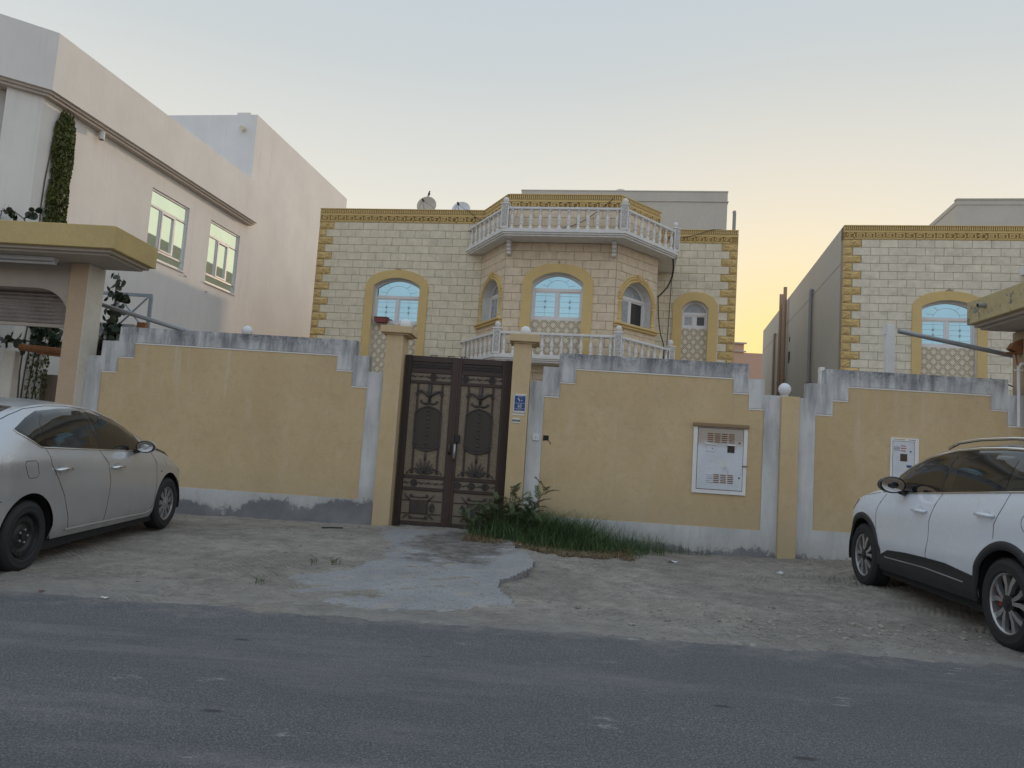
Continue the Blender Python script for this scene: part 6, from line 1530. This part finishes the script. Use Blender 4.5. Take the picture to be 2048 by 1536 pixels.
c1.ribbon('fuel_door', M['car_black'], [(-.05, .975), (.07, .975), (.10, .95), (.125, .86), (.10, .825), (.0, .822), (-.03, .85), (-.07, .95)], .006, .0012, sides=(-1,), closed=True)
c1.ribbon('sill_crease', M['silver'], [(.62, .285), (1.3, .276), (2.28, .252), (2.36, .285)], .022, .006)
c1.handle(.36, .60, .875, M['chrome'], M['silver']); c1.handle(1.36, 1.60, .838, M['chrome'], M['silver']); c1.mirror(1.86, 1.0, M['silver'], M['car_black'], .88)
c1.toppatch('rear_window', M['car_glass'], -.52, .12, .10, .004, .05); c1.toppatch('windscreen', M['car_glass'], 1.42, 2.40, .06, .004, -.10)
gp = MB(); gp.tube([(x, sg_*(pw(c1.YR, x) + .004), pw(c1.ZR, x) + .006) for sg_ in (-1,) for x in (2.55, 2.75, 2.95, 3.10, 3.22)], [.006, .014, .018, .016, .006], 6); gp.build('bonnet_gap', M['car_black'], sd)
mk = MB(); mk.sphere((2.56, -c1.y(2.56, .725), .725), .016, 8, 6, sc=(1.3, .4, .8)); mk.build('side_repeater', M['lens'], sd)
c1.patch('headlight', M['lens'], [(3.12, .72), (3.46, .62)], [(3.12, .74), (3.46, .70)], .004); c1.patch('tail_light', M['caliper'], [(-.96, .82), (-.62, .92)], [(-.96, .98), (-.62, .95)], .004)
ex = MB(); ex.box(.2, -.80, .13, 2.6, .80, .22); ex.build('floor_pan', M['dark'], sd)
c1.wheel(.03, -1, 'steel', 'black steel wheel without cover'); c1.wheel(2.80, -1, 'cap', 'wheel with silver cover'); c1.wheel(.03, 1, 'cap'); c1.wheel(2.80, 1, 'cap')

# ---- white crossover, nose towards the wall, seen from its left side
sv = place_car('white crossover car with black cladding parked nose to the right wall', (3.802, 6.489, 0), R(0), R(1.05), -.905, 'car')
c2_ = Car(sv, dict(X0=-.95, X1=3.62, AX=(.01, 2.80), RA=.415, zc=.375, R=.364, RR=.252, TW=.225, wy=.905, hw=.93, bulge=.025,
    G=[(0, .945), (.10, .975), (.22, .978), (.36, 1.0), (.55, .992), (.72, .998), (.85, .985), (.92, .965), (1.0, .935)],
    W=[(-.95, .70), (-.85, .79), (-.6, .87), (-.2, .91), (.3, .922), (1.4, .915), (2.5, .922), (2.95, .912), (3.2, .87), (3.36, .79), (3.48, .68), (3.57, .54), (3.62, .42)],
    ZS=[(-.95, .42), (-.5, .34), (.4, .29), (2.4, .265), (3.2, .27), (3.62, .33)],
    ZB=[(-.95, 1.16), (-.4, 1.29), (0, 1.262), (1.05, 1.192), (2.15, 1.125), (2.5, 1.105), (2.9, 1.05), (3.2, .97), (3.42, .86), (3.62, .70)],
    ZR=[(-.95, 1.30), (-.7, 1.53), (-.4, 1.60), (0, 1.632), (.4, 1.645), (.75, 1.640), (1.14, 1.618), (1.61, 1.545), (1.95, 1.43), (2.18, 1.318), (2.42, 1.185), (2.6, 1.145), (2.9, 1.10), (3.2, 1.02), (3.42, .90), (3.62, .72)],
    ZT=[(-.95, 1.33), (-.7, 1.575), (-.4, 1.65), (0, 1.69), (.4, 1.705), (.75, 1.702), (1.14, 1.68), (1.61, 1.60), (1.95, 1.485), (2.18, 1.37), (2.42, 1.24), (2.6, 1.20), (2.9, 1.155), (3.2, 1.08), (3.42, .955), (3.62, .74)],
    YR=[(-.95, .55), (-.7, .60), (-.2, .655), (.5, .685), (1.2, .695), (1.7, .72), (2.2, .77), (2.5, .79), (2.9, .76), (3.2, .70), (3.42, .58), (3.62, .36)]))
c2_.body(M['white_car']); c2_.common()
c2_.patch('window_frame', M['car_black'], [(-.60, 1.31), (-.3, 1.288), (0, 1.270), (1.05, 1.200), (1.98, 1.138), (2.20, 1.130), (2.40, 1.118)], [(-.60, 1.36), (-.3, 1.575), (0, 1.622), (.4, 1.636), (.75, 1.631), (1.14, 1.610), (1.61, 1.537), (1.95, 1.423), (2.18, 1.311), (2.40, 1.18)], .0024)
c2_.patch('window', M['car_glass'], [(1.065, 1.535), (1.10, 1.36), (1.14, 1.215), (1.90, 1.160), (1.955, 1.18)], [(1.065, 1.552), (1.30, 1.532), (1.57, 1.462), (1.76, 1.345), (1.955, 1.19)], .005)
c2_.patch('window', M['car_glass'], [(.105, 1.282), (.95, 1.228), (.965, 1.30), (.975, 1.42)], [(.105, 1.53), (.17, 1.560), (.55, 1.572), (.90, 1.566), (.975, 1.46)], .005)
c2_.patch('window', M['car_glass'], [(-.42, 1.33), (.03, 1.288)], [(-.42, 1.40), (.03, 1.545)], .005)
c2_.ribbon('chrome_strip', M['chrome'], [(-.60, 1.302), (-.3, 1.281), (0, 1.263), (1.05, 1.193), (1.95, 1.131)], .016, .007)
c2_.ribbon('chrome_arch', M['chrome'], [(-.35, 1.562), (0, 1.620), (.4, 1.634), (.75, 1.629), (1.14, 1.608), (1.61, 1.535), (1.95, 1.421), (2.16, 1.318)], .026, .008)
c2_.toppatch('black_roof', M['car_black'], -.72, 1.50, .0, .004, 0.0); c2_.toppatch('windscreen', M['car_glass'], 1.55, 2.40, .04, .005, -.08)
for sg in (-1, 1):
    rl = MB(); rl.tube([(-.55, sg*.60, 1.585), (-.45, sg*.595, 1.65), (-.1, sg*.605, 1.708), (.4, sg*.615, 1.722), (.9, sg*.62, 1.715), (1.25, sg*.63, 1.685), (1.42, sg*.64, 1.63)], .016, 8); rl.build('roof_rail', M['chrome'], sv, smooth=True)
arcp = lambda ax, r_, a0, a1, n=24: [(ax + r_*math.cos(a0 + (a1-a0)*k/n), c2_.zc + r_*math.sin(a0 + (a1-a0)*k/n)) for k in range(n+1)]
for ax in (.01, 2.80):
    c2_.ribbon('arch_cladding', M['cladding'], [p for p in arcp(ax, .4485, math.pi + .12, -.12)], .075, .014)
c2_.patch('sill_cladding', M['cladding'], [(.42, .291), (2.36, .268)], [(.42, .50), (.62, .515), (.95, .545), (1.35, .542), (1.75, .53), (2.12, .505), (2.28, .45), (2.36, .40)], .012)
c2_.ribbon('sill_trim', M['lattice_brown'] if 0 else M['galv'], [(.62, .425), (1.35, .44), (2.2, .42)], .014, .017)
c2_.patch('bumper_cladding', M['cladding'], [(3.20, .275), (3.60, .33)], [(3.20, .52), (3.30, .42), (3.60, .42)], .010); c2_.patch('bumper_cladding', M['cladding'], [(-.93, .42), (-.42, .335)], [(-.93, .60), (-.42, .60)], .010)
for nm, pts in (('door_seam', [(2.28, 1.11), (2.40, .95), (2.435, .85), (2.43, .50)]), ('door_seam', [(1.09, 1.19), (1.16, 1.08), (1.25, .90), (1.275, .70), (1.315, .56), (1.28, .30)]), ('door_seam', [(.02, 1.26), (.06, 1.14), (.16, .98), (.175, .86)]), ('bonnet_seam', [(2.45, 1.112), (2.9, 1.058), (3.15, .995), (3.22, .95)])):
    c2_.ribbon(nm, M['car_black'], pts, .0075, .0012)
c2_.ribbon('fuel_door', M['car_black'], [(-.29 + .10*math.cos(2*math.pi*k/20), 1.03 + .085*math.sin(2*math.pi*k/20)) for k in range(20)], .006, .0012, sides=(1,), closed=True)
c2_.handle(1.30, 1.56, .99, M['white_car'], M['white_car']); c2_.handle(.15, .41, 1.05, M['white_car'], M['white_car']); c2_.mirror(1.72, 1.165, M['car_black'], M['car_black'], 1.12)
c2_.patch('headlight', M['lens'], [(3.07, .985), (3.22, .885), (3.50, .80)], [(3.07, .992), (3.30, .935), (3.50, .86)], .005); c2_.patch('headlight_rim', M['car_black'], [(3.04, .985), (3.22, .865), (3.52, .78)], [(3.04, 1.0), (3.30, .95), (3.52, .87)], .003)
c2_.patch('tail_light', M['caliper'], [(-.92, 1.0), (-.55, 1.06)], [(-.92, 1.12), (-.55, 1.12)], .005)
ex = MB(); ex.box(.2, -.82, .20, 2.6, .82, .29); ex.build('floor_pan', M['dark'], sv)
for ax, lab in ((.01, 'rear alloy wheel with red brake caliper'), (2.80, None)):
    for sg in (1, -1):
        wl = c2_.wheel(ax, sg, 'alloy', lab if sg > 0 else None)
        if ax < 1 and sg > 0: m = MB(); m.box(-.175, .045, -.045, -.10, .075, .055, .008); m.build('brake_caliper', M['caliper'], wl)
